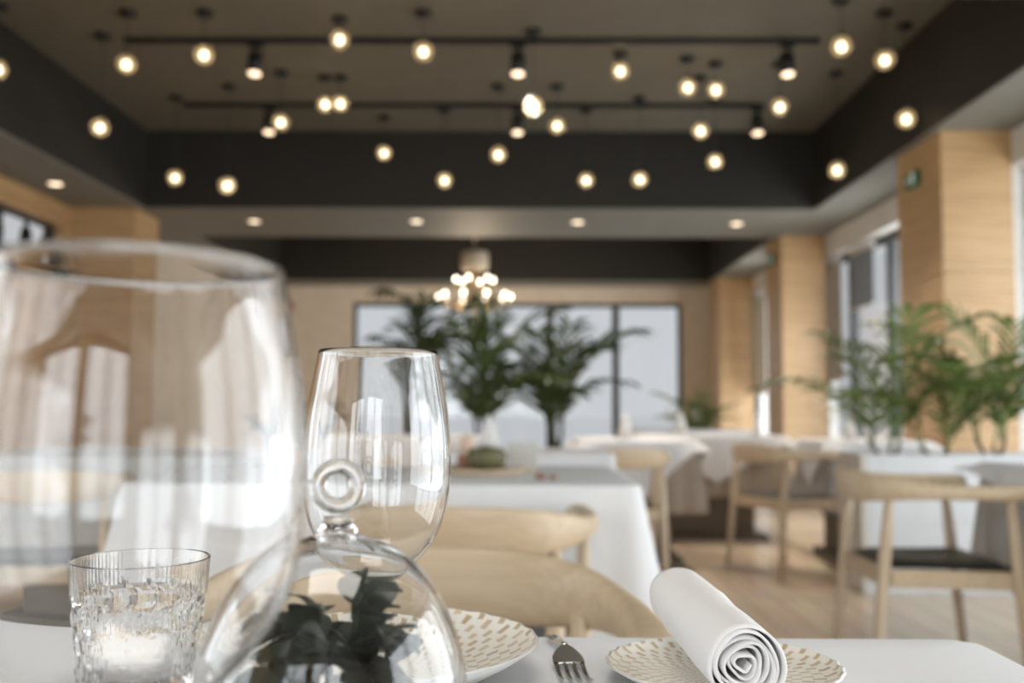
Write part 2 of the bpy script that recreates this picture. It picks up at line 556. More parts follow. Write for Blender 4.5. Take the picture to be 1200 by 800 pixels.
# blinds in the window bays
def blind(name, y0, y1, z0, mat, label):
    e = thing(name, (XR + 0.07, (y0 + y1) / 2, z0), label, 'blind')
    h = 2.44 - z0
    n = 16
    V, F = [], []
    bevel_box('fabric', -0.002, 0.002, -(y1 - y0) / 2, (y1 - y0) / 2, 0.015, h - 0.03, mat, e)
    V, F = tube([(0, -(y1 - y0) / 2, h - 0.02), (0, (y1 - y0) / 2, h - 0.02)], 0.024, 12)
    mk('roller', V, F, M['greypanel'], e)
    V, F = tube([(0, -(y1 - y0) / 2, 0.012), (0, (y1 - y0) / 2, 0.012)], 0.012, 8)
    mk('bottom_bar', V, F, M['greypanel'], e)
blind('roller_blind', 9.70, 10.28, 1.23, M['blind'], 'beige roller blind half lowered in the window beside the second column')
blind('roller_blind', 8.80, 9.40, 1.88, M['blind_grey'], 'short grey roller blind in the middle pane of the window')
blind('roller_blind', 12.72, 13.5, 1.15, M['blind'], 'beige roller blind lowered in the farthest side window')
blind('roller_blind', 11.8, 12.6, 1.15, M['blind'], 'beige roller blind behind the second oak column')

# oak clad columns (top-level structure, built of veneer panels)
for i, (y0, y1) in enumerate(YC):
    e = bpy.data.objects.new('column', None); col.objects.link(e)
    tag(e, ('nearest oak clad column with an exit sign', 'oak clad column in the middle of the window wall',
            'farthest oak clad column beside the far window')[i], None, None, 'structure')
    bevel_box('core', 2.625, 3.045, y0 + 0.015, y1 - 0.015, 0, ZS2, M['darkbase'], e)
    x0, x1 = 2.61, 3.05
    for z0, z1 in ((0.0, 0.9), (0.904, 1.8), (1.804, ZS2)):
        bevel_box('panel', x0, x1, y0, y0 + 0.015, z0, z1, M['veneer'], e)
        bevel_box('panel', x0, x1, y1 - 0.015, y1, z0, z1, M['veneer'], e)
        bevel_box('panel', x0, x0 + 0.015, y0 + 0.0151, y1 - 0.0151, z0, z1, M['veneer'], e)

# left wall: oak panelling with a high window strip, oak clad pillar
e = bpy.data.objects.new('wall_left', None); col.objects.link(e); e['kind'] = 'structure'
e['label'] = 'oak panelled side wall with high window strip'
HW0, HW1, HZ0, HZ1 = 5.2, 8.0, 2.10, 2.50
for k in range(14):
    y0 = YF + k * 0.9; y1 = min(y0 + 0.896, 8.6)
    if y0 > 8.6: break
    if 2 <= k <= 6:                                    # glazed bay in the oak wall beside the laid table
        bevel_box('panel', XL - 0.2, XL, y0, y1, 0, 0.3, M['veneer'], e)
        bevel_box('panel', XL - 0.2, XL, y0, y1, 2.45, ZS2, M['veneer'], e)
    elif y1 > HW0 and y0 < HW1:
        bevel_box('panel', XL - 0.2, XL, y0, y1, 0, HZ0, M['veneer'], e)
        bevel_box('panel', XL - 0.2, XL, y0, y1, HZ1, ZS2, M['veneer'], e)
    else:
        bevel_box('panel', XL - 0.2, XL, y0, y1, 0, ZS2, M['veneer'], e)
struct('wall_left_far', XL - 0.2, XL, 9.2, YB, 0, ZS2, M['plaster'])
window('window_5', 'y', XL - 0.12, 4.9, 8.496, HZ0, HZ1, 4, 'high window strip in the oak wall behind the bottles', 0.05, 0.03)
window('window_8', 'y', XL - 0.1, YF + 1.8, YF + 6.296, 0.3, 2.45, 4, 'large window in the oak panelled wall beside the laid table')
e = bpy.data.objects.new('pillar_left', None); col.objects.link(e); tag(e, 'oak clad pillar at the end of the oak panelled wall', None, None, 'structure')
bevel_box('core', -3.93, -3.41, 8.62, 9.18, 0, ZS2, M['darkbase'], e)
bevel_box('panel', XL, -3.39, 8.6, 8.62, 0, ZS2, M['veneer'], e)
bevel_box('panel', -3.41, -3.39, 8.621, 9.18, 0, ZS2, M['veneer'], e)
# wall behind the camera with two tall windows and an oak pier between
struct('wall_behind', XL - 0.2, -2.85, YF - 0.2, YF, 0, ZS2, M['white_wall'])
struct('wall_behind_pier', -1.05, -0.75, YF - 0.2, YF, 0, ZS2, M['veneer'])
struct('wall_behind_side', 1.05, XR, YF - 0.2, YF, 0, ZS2, M['white_wall'])
for nm, a, b_ in (('a', -2.85, -1.05), ('b', -0.75, 1.05)):
    struct('wall_behind_lintel', a, b_, YF - 0.2, YF, 2.5, ZS2, M['white_wall'])
    struct('wall_behind_sill', a, b_, YF - 0.2, YF, 0, 0.2, M['white_wall'])
window('window_6', 'x', YF - 0.1, -2.85, -1.05, 0.2, 2.5, 2, 'tall window behind the camera on the glass side')
window('window_7', 'x', YF - 0.1, -0.75, 1.05, 0.2, 2.5, 2, 'tall window behind the camera beside the oak pier')
# outside: pale terrace running out to the horizon
struct('terrace_pavement', -60, 60, -40, 120, -0.35, -0.101, M['terrace'])

# ------------------------------------------------------------------ lights of the room
PEND = [(148, 75, 6.0), (239, 64, 6.0), (398, 46, 6.1), (496, 60, 6.0), (727, 83, 6.7), (986, 54, 5.8), (1037, 70, 6.0), (117, 149, 6.5),
        (329, 143, 7.1), (381, 122, 7.2), (399, 121, 7.2), (625, 124, 6.3), (653, 147, 7.4), (806, 102, 6.8), (839, 105, 6.9),
        (914, 125, 6.9), (821, 153, 7.2), (1062, 139, 6.2), (450, 179, 8.2), (584, 181, 7.4), (205, 208, 7.8), (266, 217, 7.4),
        (521, 211, 8.0), (687, 211, 8.0), (750, 210, 7.8), (838, 189, 7.8), (981, 199, 7.1), (-3, 81, 5.9)]
PEND.sort()
sph = lambda r, zc, n=10: [(r * math.sin(PI * i / n), zc - r * math.cos(PI * i / n)) for i in range(n + 1)]
gv = lathe([(0 if i in (0,) else r, z) for i, (r, z) in enumerate(sph(0.058, 0, 14)[:-1])] + [(0.018, 0.0555)], 24)
pend_mesh = {}
for i, (px, py, Y) in enumerate(PEND):
    Y = Y - 0.12 if min(abs(Y - 7.85), abs(Y - 6.45)) < 0.1 else Y
    p = at(px, py, Y)
    p.x = max(RXL + 0.1, min(RXR - 0.1, p.x))
    n_left = 'leftmost, half out of frame, of the glass globe pendant lamps' if i == 0 else \
        'glass globe pendant lamp, %s from the left of all the globe pendants' % ORD[i]
    t = thing('pendant_lamp', (p.x, p.y, p.z), n_left, 'pendant lamp', 'glass globe pendants under the dark recess')
    if not pend_mesh:
        pend_mesh['globe'] = mk('globe', *gv, M['globe'], t)
        V, F = lathe([(0, -0.030), (0.012, -0.027), (0.021, -0.016), (0.023, -0.006), (0.019, 0.008), (0.011, 0.02), (0, 0.022)], 16)
        pend_mesh['bulb'] = mk('bulb', V, F, M['bulb'], t)
        V, F = lathe([(0, 0.018), (0.012, 0.018), (0.015, 0.03), (0.02, 0.055), (0.016, 0.075), (0.004, 0.082), (0, 0.082)], 14)
        pend_mesh['socket'] = mk('socket', V, F, M['black'], t)
        V, F = lathe([(0, 0), (0.045, 0), (0.05, -0.006), (0.05, -0.028), (0.045, -0.034), (0, -0.036)], 18)
        pend_mesh['canopy'] = mk('canopy', V, F, M['black'], t)
    else:
        for k in ('globe', 'bulb', 'socket', 'canopy'):
            c = bpy.data.objects.new(k, pend_mesh[k].data); col.objects.link(c); c.parent = t
            if k == 'canopy': can = c
    (pend_mesh['canopy'] if i == 0 else can).location = (0, 0, ZC - p.z)
    V, F = tube([(0, 0, 0.08), (0, 0, ZC - p.z - 0.03)], 0.0025, 6)
    mk('cord', V, F, M['black'], t)

# track rails with spotlights
def spotlight(px, Y, tilt, label):
    p = at(px, 40, Y)
    t = thing('track_spotlight', (p.x, Y, ZC - 0.035), label, 'spotlight', 'black spotlights on the ceiling tracks')
    bevel_box('adapter', -0.05, 0.05, -0.018, 0.018, -0.03, 0.0, M['black'], t, 0.003)
    V, F = tube([(0, 0, -0.028), (0, 0, -0.075)], 0.012, 10); mk('stem', V, F, M['black'], t)
    V, F = lathe([(0, 0.075), (0.046, 0.075), (0.05, 0.07), (0.05, -0.075), (0.044, -0.075), (0.044, -0.06), (0, -0.058)], 20)
    h = mk('head', V, F, M['black'], t); h.location = (0, 0, -0.14); h.rotation_euler = (R(tilt), 0, 0)
    V, F = lathe([(0, -0.071), (0.040, -0.071), (0.043, -0.064), (0.043, -0.0605), (0, -0.0605)], 20)
    mk('lens', V, F, M['spot'], h)
    l = bpy.data.lights.new('spot_beam', 'SPOT'); l.energy = 130; l.color = (1.0, 0.88, 0.76); l.spot_size = R(75); l.spot_blend = 0.6; l.shadow_soft_size = 0.04
    lo = bpy.data.objects.new('spot_beam', l); col.objects.link(lo); lo.parent = h; lo.location = (0, 0, -0.085)
for Y, xa, xb, spots, which in ((6.45, 150, 957, (300, 607, 922), 'nearer'), (7.85, 218, 892, (318, 607, 886), 'farther')):
    a, b_ = at(xa, 40 if Y < 7 else 119, Y), at(xb, 40 if Y < 7 else 119, Y)
    t = thing('track_rail', (a.x, Y, ZC), 'long black lighting track on the dark ceiling, %s of the two' % which, 'track rail', 'black lighting tracks')
    bevel_box('rail', 0, b_.x - a.x, -0.022, 0.022, -0.035, 0, M['black'], t, 0.004)
    for x in (0, b_.x - a.x):
        bevel_box('end_cap', x - 0.015, x + 0.015, -0.025, 0.025, -0.037, 0, M['black'], t, 0.004)
    for k, sx in enumerate(spots):
        spotlight(sx, Y, -12, 'black track spotlight, %s on the %s ceiling track' % (('leftmost', 'middle one', 'rightmost')[k], which))
# recessed downlights in the grey soffits
DL = [(298, 259, 0), (488, 259, 0), (677, 260, 0), (863, 262, 0), (65, 215, 1)]
for i, (px, py, w) in enumerate(DL):
    v = at(px, py, 1.0); k = (ZS2 - CAMZ) / (v.z - CAMZ)
    lab = 'recessed downlight in the soffit above the oak panelled wall' if w else \
        'recessed downlight, %s from the left in the grey cross beam' % ORD[i]
    t = thing('downlight', (v.x * k, k, ZS2), lab, 'downlight', 'recessed soffit downlights')
    V, F = lathe([(0.052, 0), (0.068, 0), (0.068, -0.004), (0.052, -0.006)], 24, True); mk('trim_ring', V, F, M['shade'], t)
    V, F = lathe([(0, -0.0005), (0.051, -0.0005), (0.051, -0.004), (0, -0.005)], 20); mk('lens', V, F, M['down'], t)

# luminous panel added unseen in the near soffit to brighten the laid table
t = thing('ceiling_panel_light', (-0.1, 0.15, ZS2), 'white luminous ceiling panel in the soffit over the laid table', 'ceiling light')
for a in ((-0.67, 0.67, -0.37, -0.35), (-0.67, 0.67, 0.35, 0.37), (-0.67, -0.65, -0.349, 0.349), (0.65, 0.67, -0.349, 0.349)):
    bevel_box('panel_frame', *a, -0.018, 0, M['glaze'], t, 0.002)
bevel_box('diffuser', -0.648, 0.648, -0.348, 0.348, -0.014, -0.001, M['panel'], t)

# chandelier over the far tables
p = at(556, 340, 11.8)
t = thing('chandelier', (p.x, p.y, p.z), 'pale two-tier chandelier with rings of glowing bulbs before the far window', 'chandelier')
V, F = lathe([(0, 0.24), (0.15, 0.24), (0.16, 0.25), (0.165, 0.34), (0.16, 0.45), (0.14, 0.46), (0, 0.46)], 24); mk('drum_shade', V, F, M['shade'], t)
V, F = tube([(0, 0, 0.46), (0, 0, ZC - p.z - 0.03)], 0.008, 8); mk('rod', V, F, M['brass'], t)
V, F = lathe([(0, 0), (0.06, 0), (0.07, -0.03), (0, -0.035)], 20); o = mk('canopy', V, F, M['brass'], t); o.location.z = ZC - p.z
V, F = lathe([(0, -0.42), (0.03, -0.40), (0.045, -0.36), (0.02, -0.31), (0.03, -0.24), (0.07, -0.16), (0.05, -0.1), (0.03, 0.0), (0.05, 0.1), (0.03, 0.24), (0, 0.24)], 20)
mk('column', V, F, M['brass'], t)
bulbV = lathe([(0, 0.0), (0.010, 0.004), (0.019, 0.018), (0.020, 0.030), (0.013, 0.046), (0, 0.060)], 12)
cupV = lathe([(0, -0.035), (0.016, -0.03), (0.022, -0.012), (0.018, 0.0), (0, 0.0)], 12)
dropV = lathe([(0, -0.09), (0.012, -0.075), (0.017, -0.05), (0.006, -0.015), (0, 0)], 8)
bm_, cm_, dm_ = None, None, None
for tier, (n, rad, z0, off) in enumerate(((6, 0.225, 0.10, 0.25), (10, 0.43, -0.10, 0.1))):
    for k in range(n):
        a = 2 * PI * (k + off) / n
        x, y = rad * math.cos(a), rad * math.sin(a)
        V, F = tube([(0.03 * math.cos(a), 0.03 * math.sin(a), z0 - 0.06), (x * 0.5, y * 0.5, z0 - 0.11), (x * 0.85, y * 0.85, z0 - 0.09), (x, y, z0 - 0.03)], 0.008, 6)
        mk('arm', V, F, M['brass'], t)
        if bm_ is None:
            b1 = mk('bulb', *bulbV, M['chand_bulb'], t); c1 = mk('candle_cup', *cupV, M['brass'], t); d1 = mk('crystal_drop', *dropV, M['crystal'], t)
            bm_, cm_, dm_ = b1.data, c1.data, d1.data
        else:
            b1 = bpy.data.objects.new('bulb', bm_); c1 = bpy.data.objects.new('candle_cup', cm_); d1 = bpy.data.objects.new('crystal_drop', dm_)
            for o in (b1, c1, d1): col.objects.link(o); o.parent = t
        b1.location = (x, y, z0); c1.location = (x, y, z0); d1.location = (x, y, z0 - 0.035)

l = bpy.data.lights.new('chandelier_glow', 'POINT'); l.energy = 48; l.color = (1.0, 0.78, 0.54); l.shadow_soft_size = 0.05
lo = bpy.data.objects.new('chandelier_glow', l); col.objects.link(lo); lo.parent = t; lo.location = (0, 0, -0.5)

# exit signs on the columns, red alarm box on the far wall
def exit_sign(y, z, s, label):
    t = thing('exit_sign', (2.61, y, z), label, 'exit sign')
    bevel_box('housing', -0.035, 0, -0.16 * s, 0.16 * s, -0.085 * s, 0.085 * s, M['exit_green'], t, 0.006)
    # walking figure and arrow in white
    def flat(name, pts):
        V = [(-0.0365, -a * s, b * s) for a, b in pts]; V2 = [(-0.0355, -a * s, b * s) for a, b in pts]
        n = len(pts)
        F = [tuple(range(n)), tuple(reversed(range(n, 2 * n)))] + [(k, n + k, n + (k + 1) % n, (k + 1) % n) for k in range(n)]
        return mk(name, V + V2, F, M['exit_white'], t, False)
    flat('arrow', [(-0.12, 0.012), (-0.06, 0.012), (-0.06, 0.035), (-0.02, 0.0), (-0.06, -0.035), (-0.06, -0.012), (-0.12, -0.012)])
    flat('doorway', [(0.03, -0.06), (0.12, -0.06), (0.12, 0.06), (0.03, 0.06)])
pp = at(1078, 205, 6.55)
exit_sign(6.55, 2.47, 0.6, 'small green exit sign on the nearest oak column')
exit_sign(10.3, 2.50, 0.7, 'small green exit sign on the second oak column')
t = thing('fire_alarm', (-3.33, YB, 2.40), 'small red fire alarm box on the far cream wall', 'fire alarm')
bevel_box('box', -0.06, 0.06, -0.05, 0, -0.06, 0.06, M['red'], t, 0.01)
V, F = lathe([(0, 0.012), (0.02, 0.01), (0.024, 0)], 14); o = mk('button', V, F, M['glaze'], t); o.rotation_euler = (R(90), 0, 0); o.location = (0, -0.05, 0)

# bottles on a high shelf of the oak wall
t = thing('bottle_shelf', (XL, 7.1, 2.06), 'thin dark shelf carrying bottles high on the oak wall', 'shelf')
bevel_box('board', 0.001, 0.2, -1.3, 1.2, 0, 0.025, M['darkbase'], t, 0.003)
for y in (-1.1, 0, 1.05): bevel_box('bracket', 0.001, 0.16, y - 0.012, y + 0.012, -0.1, 0, M['black'], t)
bd = None
BY = [6.1, 6.45, 6.8, 7.2, 7.62, 7.95]
for i, y in enumerate(BY):
    s = 0.9 + 0.25 * rnd.random()
    t = thing('wine_bottle', (XL + 0.1, y, 2.085), 'dark wine bottle on the high shelf, %s from the oak pillar' % ORD[len(BY) - 1 - i], 'bottle', 'dark bottles on the high shelf')
    t.scale = (1.15, 1.15, s)
    if bd is None:
        V, F = lathe([(0, 0.004), (0.034, 0), (0.038, 0.006), (0.038, 0.19), (0.03, 0.225), (0.015, 0.25), (0.0135, 0.30), (0, 0.30)], 20); a = mk('body', V, F, M['bottle'], t)
        V, F = lathe([(0, 0.331), (0.0145, 0.33), (0.0155, 0.30), (0.0142, 0.262), (0.0139, 0.26)], 16); b1 = mk('capsule', V, F, M['black'], t)
        bd = (a.data, b1.data)
    else:
        for nm, d in zip(('body', 'capsule'), bd):
            o = bpy.data.objects.new(nm, d); col.objects.link(o); o.parent = t


# ------------------------------------------------------------------ chairs
RAIL = [(0.0, -0.275), (0.13, -0.262), (0.222, -0.205), (0.268, -0.10), (0.28, 0.02), (0.274, 0.13), (0.258, 0.215)]
#       half height, half thickness, centre z
RSEC = [(0.056, 0.012, 0.692), (0.052, 0.012, 0.692), (0.040, 0.014, 0.690), (0.027, 0.019, 0.686), (0.023, 0.026, 0.683), (0.025, 0.031, 0.681), (0.029, 0.030, 0.680)]


def make_chair():
    t = thing('dining_chair', (0, 0, 0), 'x', 'chair', 'oak armchairs with black seats')
    P = [tuple(a) + tuple(b) for a, b in zip(RAIL, RSEC)]
    half = catmull(P, 22)
    full = [(-x, y, h, w, z) for x, y, h, w, z in reversed(half[1:])] + list(half)
    n = len(full); rings = []
    seg = 14
    ext = []
    for i, f in enumerate(full):
        a = Vector(full[max(i - 1, 0)][:2]); b = Vector(full[min(i + 1, n - 1)][:2])
        tg = (b - a).normalized(); nn = Vector((tg.y, -tg.x))
        ext.append((f, tg, nn))
    def ring(f, nn, s=1.0, off=Vector((0, 0)), lean=0.0):
        x, y, h, w, z = f
        out = []
        for k in range(seg):
            a = 2 * PI * k / seg
            c, s_ = math.cos(a), math.sin(a)
            u = math.copysign(abs(c) ** 0.75, c) * w * s
            v = math.copysign(abs(s_) ** 0.75, s_) * h * s
            u2 = u + v * lean
            out.append((x + off.x + nn.x * u2, y + off.y + nn.y * u2, z + v))
        return out
    f, tg, nn = ext[0]
    for s, o_ in ((0.35, 0.024), (0.75, 0.017), (0.93, 0.008)): rings.append(ring(f, nn, s, -tg * o_))
    for f, tg, nn in ext:
        rings.append(ring(f, nn, 1.0, Vector((0, 0)), 0.18 * max(0, (f[2] - 0.03) / 0.026)))
    f, tg, nn = ext[-1]
    for s, o_ in ((0.93, 0.008), (0.75, 0.017), (0.35, 0.024)): rings.append(ring(f, nn, s, tg * o_))
    fix_normals(mk('back_rail', *loft(rings), M['oak'], t))
    for sx in (-1, 1):
        for top, bot in (((0.215 * sx, -0.196, 0.668), (0.225 * sx, -0.262, 0.0)), ((0.272 * sx, 0.165, 0.664), (0.262 * sx, 0.225, 0.0))):
            T, B = Vector(top), Vector(bot)
            pts = [B.lerp(T, q) for q in (0, 0.3, 0.64, 0.8, 1.0)]
            V, F = tube(pts, [0.0125, 0.0175, 0.021, 0.019, 0.0135], 12)
            mk('leg', V, F, M['oak_leg'], t)
    # seat frame: four rails
    def rail(x0, y0, x1, y1, z0, z1, th):
        a, b = Vector((x0, y0)), Vector((x1, y1)); d = (b - a).normalized(); nn = Vector((-d.y, d.x)) * th / 2
        V = []
        for z in (z0, z1):
            for q in (a - nn, b - nn, b + nn, a + nn): V.append((q.x, q.y, z))
        F = [(3, 2, 1, 0), (4, 5, 6, 7), (0, 1, 5, 4), (1, 2, 6, 5), (2, 3, 7, 6), (3, 0, 4, 7)]
        o = mk('seat_rail', V, F, M['oak'], t, False)
        bm = bmesh.new(); bm.from_mesh(o.data); bmesh.ops.bevel(bm, geom=list(bm.edges), offset=0.005, segments=2, affect='EDGES'); bm.to_mesh(o.data); bm.free()
    rail(-0.205, -0.218, 0.205, -0.218, 0.375, 0.435, 0.022)
    rail(-0.25, 0.19, 0.25, 0.19, 0.375, 0.43, 0.022)
    rail(-0.222, -0.20, -0.262, 0.17, 0.375, 0.432, 0.022)
    rail(0.222, -0.20, 0.262, 0.17, 0.375, 0.432, 0.022)
    # dished leather seat pad
    V, F = [], []
    nx, ny = 12, 12
    def pad(u, v, top):
        hw = 0.20 + 0.04 * v
        x = (2 * u - 1) * hw; y = -0.205 + 0.41 * v
        e = min(1, min(u, 1 - u) * 7) * min(1, min(v, 1 - v) * 7)
        z = 0.432 + (0.026 * math.sqrt(e) - 0.012 * math.sin(PI * u) * math.sin(PI * v) if top else 0)
        return (x, y, z)
    for top in (1, 0):
        for j in range(ny + 1):
            for i in range(nx + 1): V.append(pad(i / nx, j / ny, top))
    S = (nx + 1) * (ny + 1)
    for j in range(ny):
        for i in range(nx):
            a = j * (nx + 1) + i
            F.append((a, a + 1, a + nx + 2, a + nx + 1)); F.append((S + a + nx + 1, S + a + nx + 2, S + a + 1, S + a))
    mk('seat', V, F, M['leather'], t)['label'] = 'black leather seat'
    return t


chair = make_chair()
CH = [((-0.135, 1.155, 0), R(180), 'oak armchair across the laid table, its curved back rail above the plates'),
      ((-0.13, 2.30, 0), R(-4), 'oak armchair with its back to us at the white-clothed middle table'),
      ((1.40, 3.48, 0), R(-92), 'oak armchair with black seat, side-on before the white planter'),
      ((1.58, 5.98, 0), R(-62), 'oak armchair partly behind the grey end of the planter'),
      ((0.49, 5.36, 0), R(6), 'small far oak armchair just beyond the corner of the middle table'),
      ((-1.62, 3.35, 0), R(20), 'oak armchair seen through the large blurred wine glass, by grey-clothed table'),
      ((-0.78, 4.10, 0), R(80), 'oak armchair seen through the wine glass at the side of grey-clothed table')]
for i, (l, rz, lab) in enumerate(CH):
    place(chair if i == 0 else copy_tree(chair), l, rz, lab)
# copies hold their own parent links; copy_tree keeps the shared meshes


# ------------------------------------------------------------------ tables and cloths
def rrect(hx, hy, r, n=24):
    pts = []
    for cx, cy, a0 in ((hx - r, hy - r, 0), (-hx + r, hy - r, 90), (-hx + r, -hy + r, 180), (hx - r, -hy + r, 270)):
        for k in range(n + 1):
            a = R(a0 + 90 * k / n)
            pts.append((cx + r * math.cos(a), cy + r * math.sin(a)))
    # resample evenly
    L = [0]
    m = len(pts)
    for i in range(m):
        L.append(L[-1] + math.dist(pts[i], pts[(i + 1) % m]))
    N = 192; out = []
    j = 0
    for k in range(N):
        s = L[-1] * k / N
        while L[j + 1] < s: j += 1
        q = (s - L[j]) / max(1e-9, L[j + 1] - L[j])
        a, b = pts[j % m], pts[(j + 1) % m]
        out.append((a[0] + (b[0] - a[0]) * q, a[1] + (b[1] - a[1]) * q))
    return out


def cloth_mesh(name, cx, cy, hx, hy, ztop, hem, mat, label, cat='tablecloth', group=None, flare=0.07, wave=0.018, nw=22, r=0.02, seed=1, rz=0.0):
    """cloth laid over a rectangular top: flat top, rounded edge and a hanging skirt with folds; hem is a height or f(x, y)"""
    rr = random.Random(seed)
    ph = [rr.random() * 6.28 for _ in range(4)]
    P = rrect(hx, hy, r)
    N = len(P); V, F = [], []
    levels = []
    inner = [0.0, 0.5, 0.85]
    V.append((0, 0, ztop))
    rings = []
    for s in (0.5, 0.9):
        rings.append([len(V) + k for k in range(N)]); V += [(x * s, y * s, ztop) for x, y in P]
    for dr, dz in ((-0.006, 0), (0.0, -0.002), (0.003, -0.008)):
        rings.append([len(V) + k for k in range(N)])
        for x, y in P:
            d = math.hypot(x, y); V.append((x + x / d * dr, y + y / d * dr, ztop + dz))
    nl = 9
    for l in range(1, nl + 1):
        u = l / nl
        rings.append([len(V) + k for k in range(N)])
        for k, (x, y) in enumerate(P):
            a = 2 * PI * k / N
            h = hem(x / hx, y / hy) if callable(hem) else hem
            x2, y2 = P[(k + 1) % N]; x1, y1 = P[k - 1]
            tx, ty = x2 - x1, y2 - y1; q = math.hypot(tx, ty); nx_, ny_ = ty / q, -tx / q
            corner = min(abs(x) / hx, abs(y) / hy) ** 6
            w = wave * u * (math.sin(nw * a + ph[0]) + 0.5 * math.sin(nw * 1.73 * a + ph[1]) * math.sin(3 * a + ph[2]))
            o_ = flare * u * (0.25 + 0.9 * corner) + w + 0.003
            V.append((x + nx_ * o_, y + ny_ * o_, ztop - 0.008 + (h - ztop + 0.008) * u + 0.004 * math.sin(9 * a + ph[3]) * u))
    for k in range(N): F.append((0, rings[0][k], rings[0][(k + 1) % N]))
    for a, b in zip(rings, rings[1:]):
        for k in range(N):
            F.append((a[k], b[k], b[(k + 1) % N], a[(k + 1) % N]))
    o = mk(name, V, F, mat)
    o.location = (cx, cy, 0); o.rotation_euler = (0, 0, rz)
    fix_normals(o)
    so = o.modifiers.new('thickness', 'SOLIDIFY'); so.thickness = 0.0018; so.offset = 1.0
    return tag(o, label, cat, group)


def table(cx, cy, hx, hy, ztop, label, base='legs', rz=0.0):
    t = thing('dining_table', (cx, cy, 0), label, 'table', 'dining tables', rz)
    bevel_box('tabletop', -hx, hx, -hy, hy, ztop - 0.03, ztop, M['oak'], t, 0.003)
    if base == 'legs':
        for sx in (-1, 1):
            for sy in (-1, 1):
                x, y = sx * (hx - 0.07), sy * (hy - 0.07)
                V, F = tube([(x * 1.02, y * 1.02, 0), (x, y, ztop - 0.031)], [0.02, 0.03], 12); mk('leg', V, F, M['oak_leg'], t)
    else:
        bevel_box('pedestal', -hx * 0.62, hx * 0.62, -hy * 0.62, hy * 0.62, 0.04, ztop - 0.031, M['darkbase'], t, 0.01)
        bevel_box('foot_plate', -hx * 0.8, hx * 0.8, -hy * 0.8, hy * 0.8, 0, 0.04, M['darkbase'], t, 0.01)
    return t


TZ = 0.75
# the laid table in front of the camera
FX0, FX1, FY0, FY1 = -1.15, 0.385, 0.02, 0.865
table((FX0 + FX1) / 2, (FY0 + FY1) / 2, (FX1 - FX0) / 2 - 0.006, (FY1 - FY0) / 2 - 0.006, TZ - 0.004, 'laid dining table nearest the camera, hidden under a white cloth')
cloth_mesh('tablecloth', (FX0 + FX1) / 2, (FY0 + FY1) / 2, (FX1 - FX0) / 2, (FY1 - FY0) / 2, TZ - 0.002, 0.46, M['cloth'],
           'white cloth on the laid table under the plates and glasses', flare=0.03, wave=0.008, r=0.014, seed=3)
# middle table
table(-0.36, 2.98, 0.655, 0.42, TZ - 0.004, 'dining table under the long white cloth behind the two oak armchairs')
cloth_mesh('tablecloth', -0.36, 2.98, 0.665, 0.43, TZ - 0.002, 0.08, M['cloth'], 'long white cloth hanging over the middle table, corner flaring out', flare=0.15, wave=0.016, nw=19, seed=5)


def diamond(lo, hi):
    """hem height of a square cloth laid cornerwise: its points hang at the middle of each side"""
    def f(u, v):
        m = min(abs(u), abs(v))          # 0 at a side's middle, 1 at a corner
        return lo + (hi - lo) * min(1, m * 1.1)
    return f


TAB = [  # cx, cy, hx, hy, cloth, overlay, label word
    (0.02, 4.66, 0.38, 0.30, 'cloth', None, 'small table behind the middle table'),
    (1.40, 7.62, 0.50, 0.42, 'taupe', (0.42, 0.70), 'taupe-clothed table beyond the far oak armchair'),
    (2.20, 6.48, 0.30, 0.36, 'greycloth', (0.45, 0.70), 'table standing between the planter and nearest oak column'),
    (2.16, 3.34, 0.44, 0.40, 'greycloth', (0.62, 0.72), 'grey-clothed table beside the side-on oak armchair'),
    (-1.75, 4.45, 0.62, 0.45, 'greycloth', None, 'grey-clothed table seen through the large wine glass'),
    (0.72, 6.45, 0.34, 0.38, 'taupe', (0.40, 0.69), 'taupe-clothed table beyond the small far oak armchair'),
    (1.6, 9.6, 0.55, 0.42, 'cloth', None, 'white-clothed table near the second oak column'),
    (-0.9, 7.2, 0.60, 0.42, 'cloth', None, 'white-clothed table in front of the tall palms'),
]
for i, (cx, cy, hx, hy, cm, ov, lab) in enumerate(TAB):
    table(cx, cy, hx, hy, TZ - 0.004, 'dark pedestal under the ' + lab, 'box')
    hem = 0.32 if cm != 'cloth' else 0.06
    cname = {'cloth': 'white', 'taupe': 'taupe', 'greycloth': 'grey'}[cm]
    cloth_mesh('tablecloth', cx, cy, hx + 0.008, hy + 0.008, TZ - 0.002, hem, M[cm], cname + ' cloth hanging over the ' + lab, flare=0.06, wave=0.014, nw=20, seed=11 + i)
    if ov:
        cloth_mesh('overlay_cloth', cx, cy, hx + 0.016, hy + 0.016, TZ + 0.003, diamond(*ov), M['cloth'],
                   'white overlay hanging in points on the ' + lab, 'tablecloth', flare=0.085, wave=0.008, nw=14, seed=31 + i)

# ------------------------------------------------------------------ planter and palms
PX0, PX1, PY0, PY1, PZ = 1.76, 3.04, 5.2, 5.58, 0.715
t = thing('planter_box', (PX0, PY0, 0), 'long white planter box with warm grey end, palms growing in it', 'planter')
W, D = PX1 - PX0, PY1 - PY0
bevel_box('end_panel', 0, 0.03, 0.002, D - 0.002, 0, PZ, M['greypanel'], t, 0.003)
bevel_box('end_panel', W - 0.03, W, 0.002, D - 0.002, 0, PZ, M['greypanel'], t, 0.003)
bevel_box('front_panel', 0.031, W - 0.031, 0.002, 0.03, 0, PZ, M['planter'], t, 0.003)
bevel_box('back_panel', 0.031, W - 0.031, D - 0.03, D - 0.002, 0, PZ, M['planter'], t, 0.003)
bevel_box('soil', 0.032, W - 0.032, 0.031, D - 0.031, 0.1, PZ - 0.03, M['soil'], t)


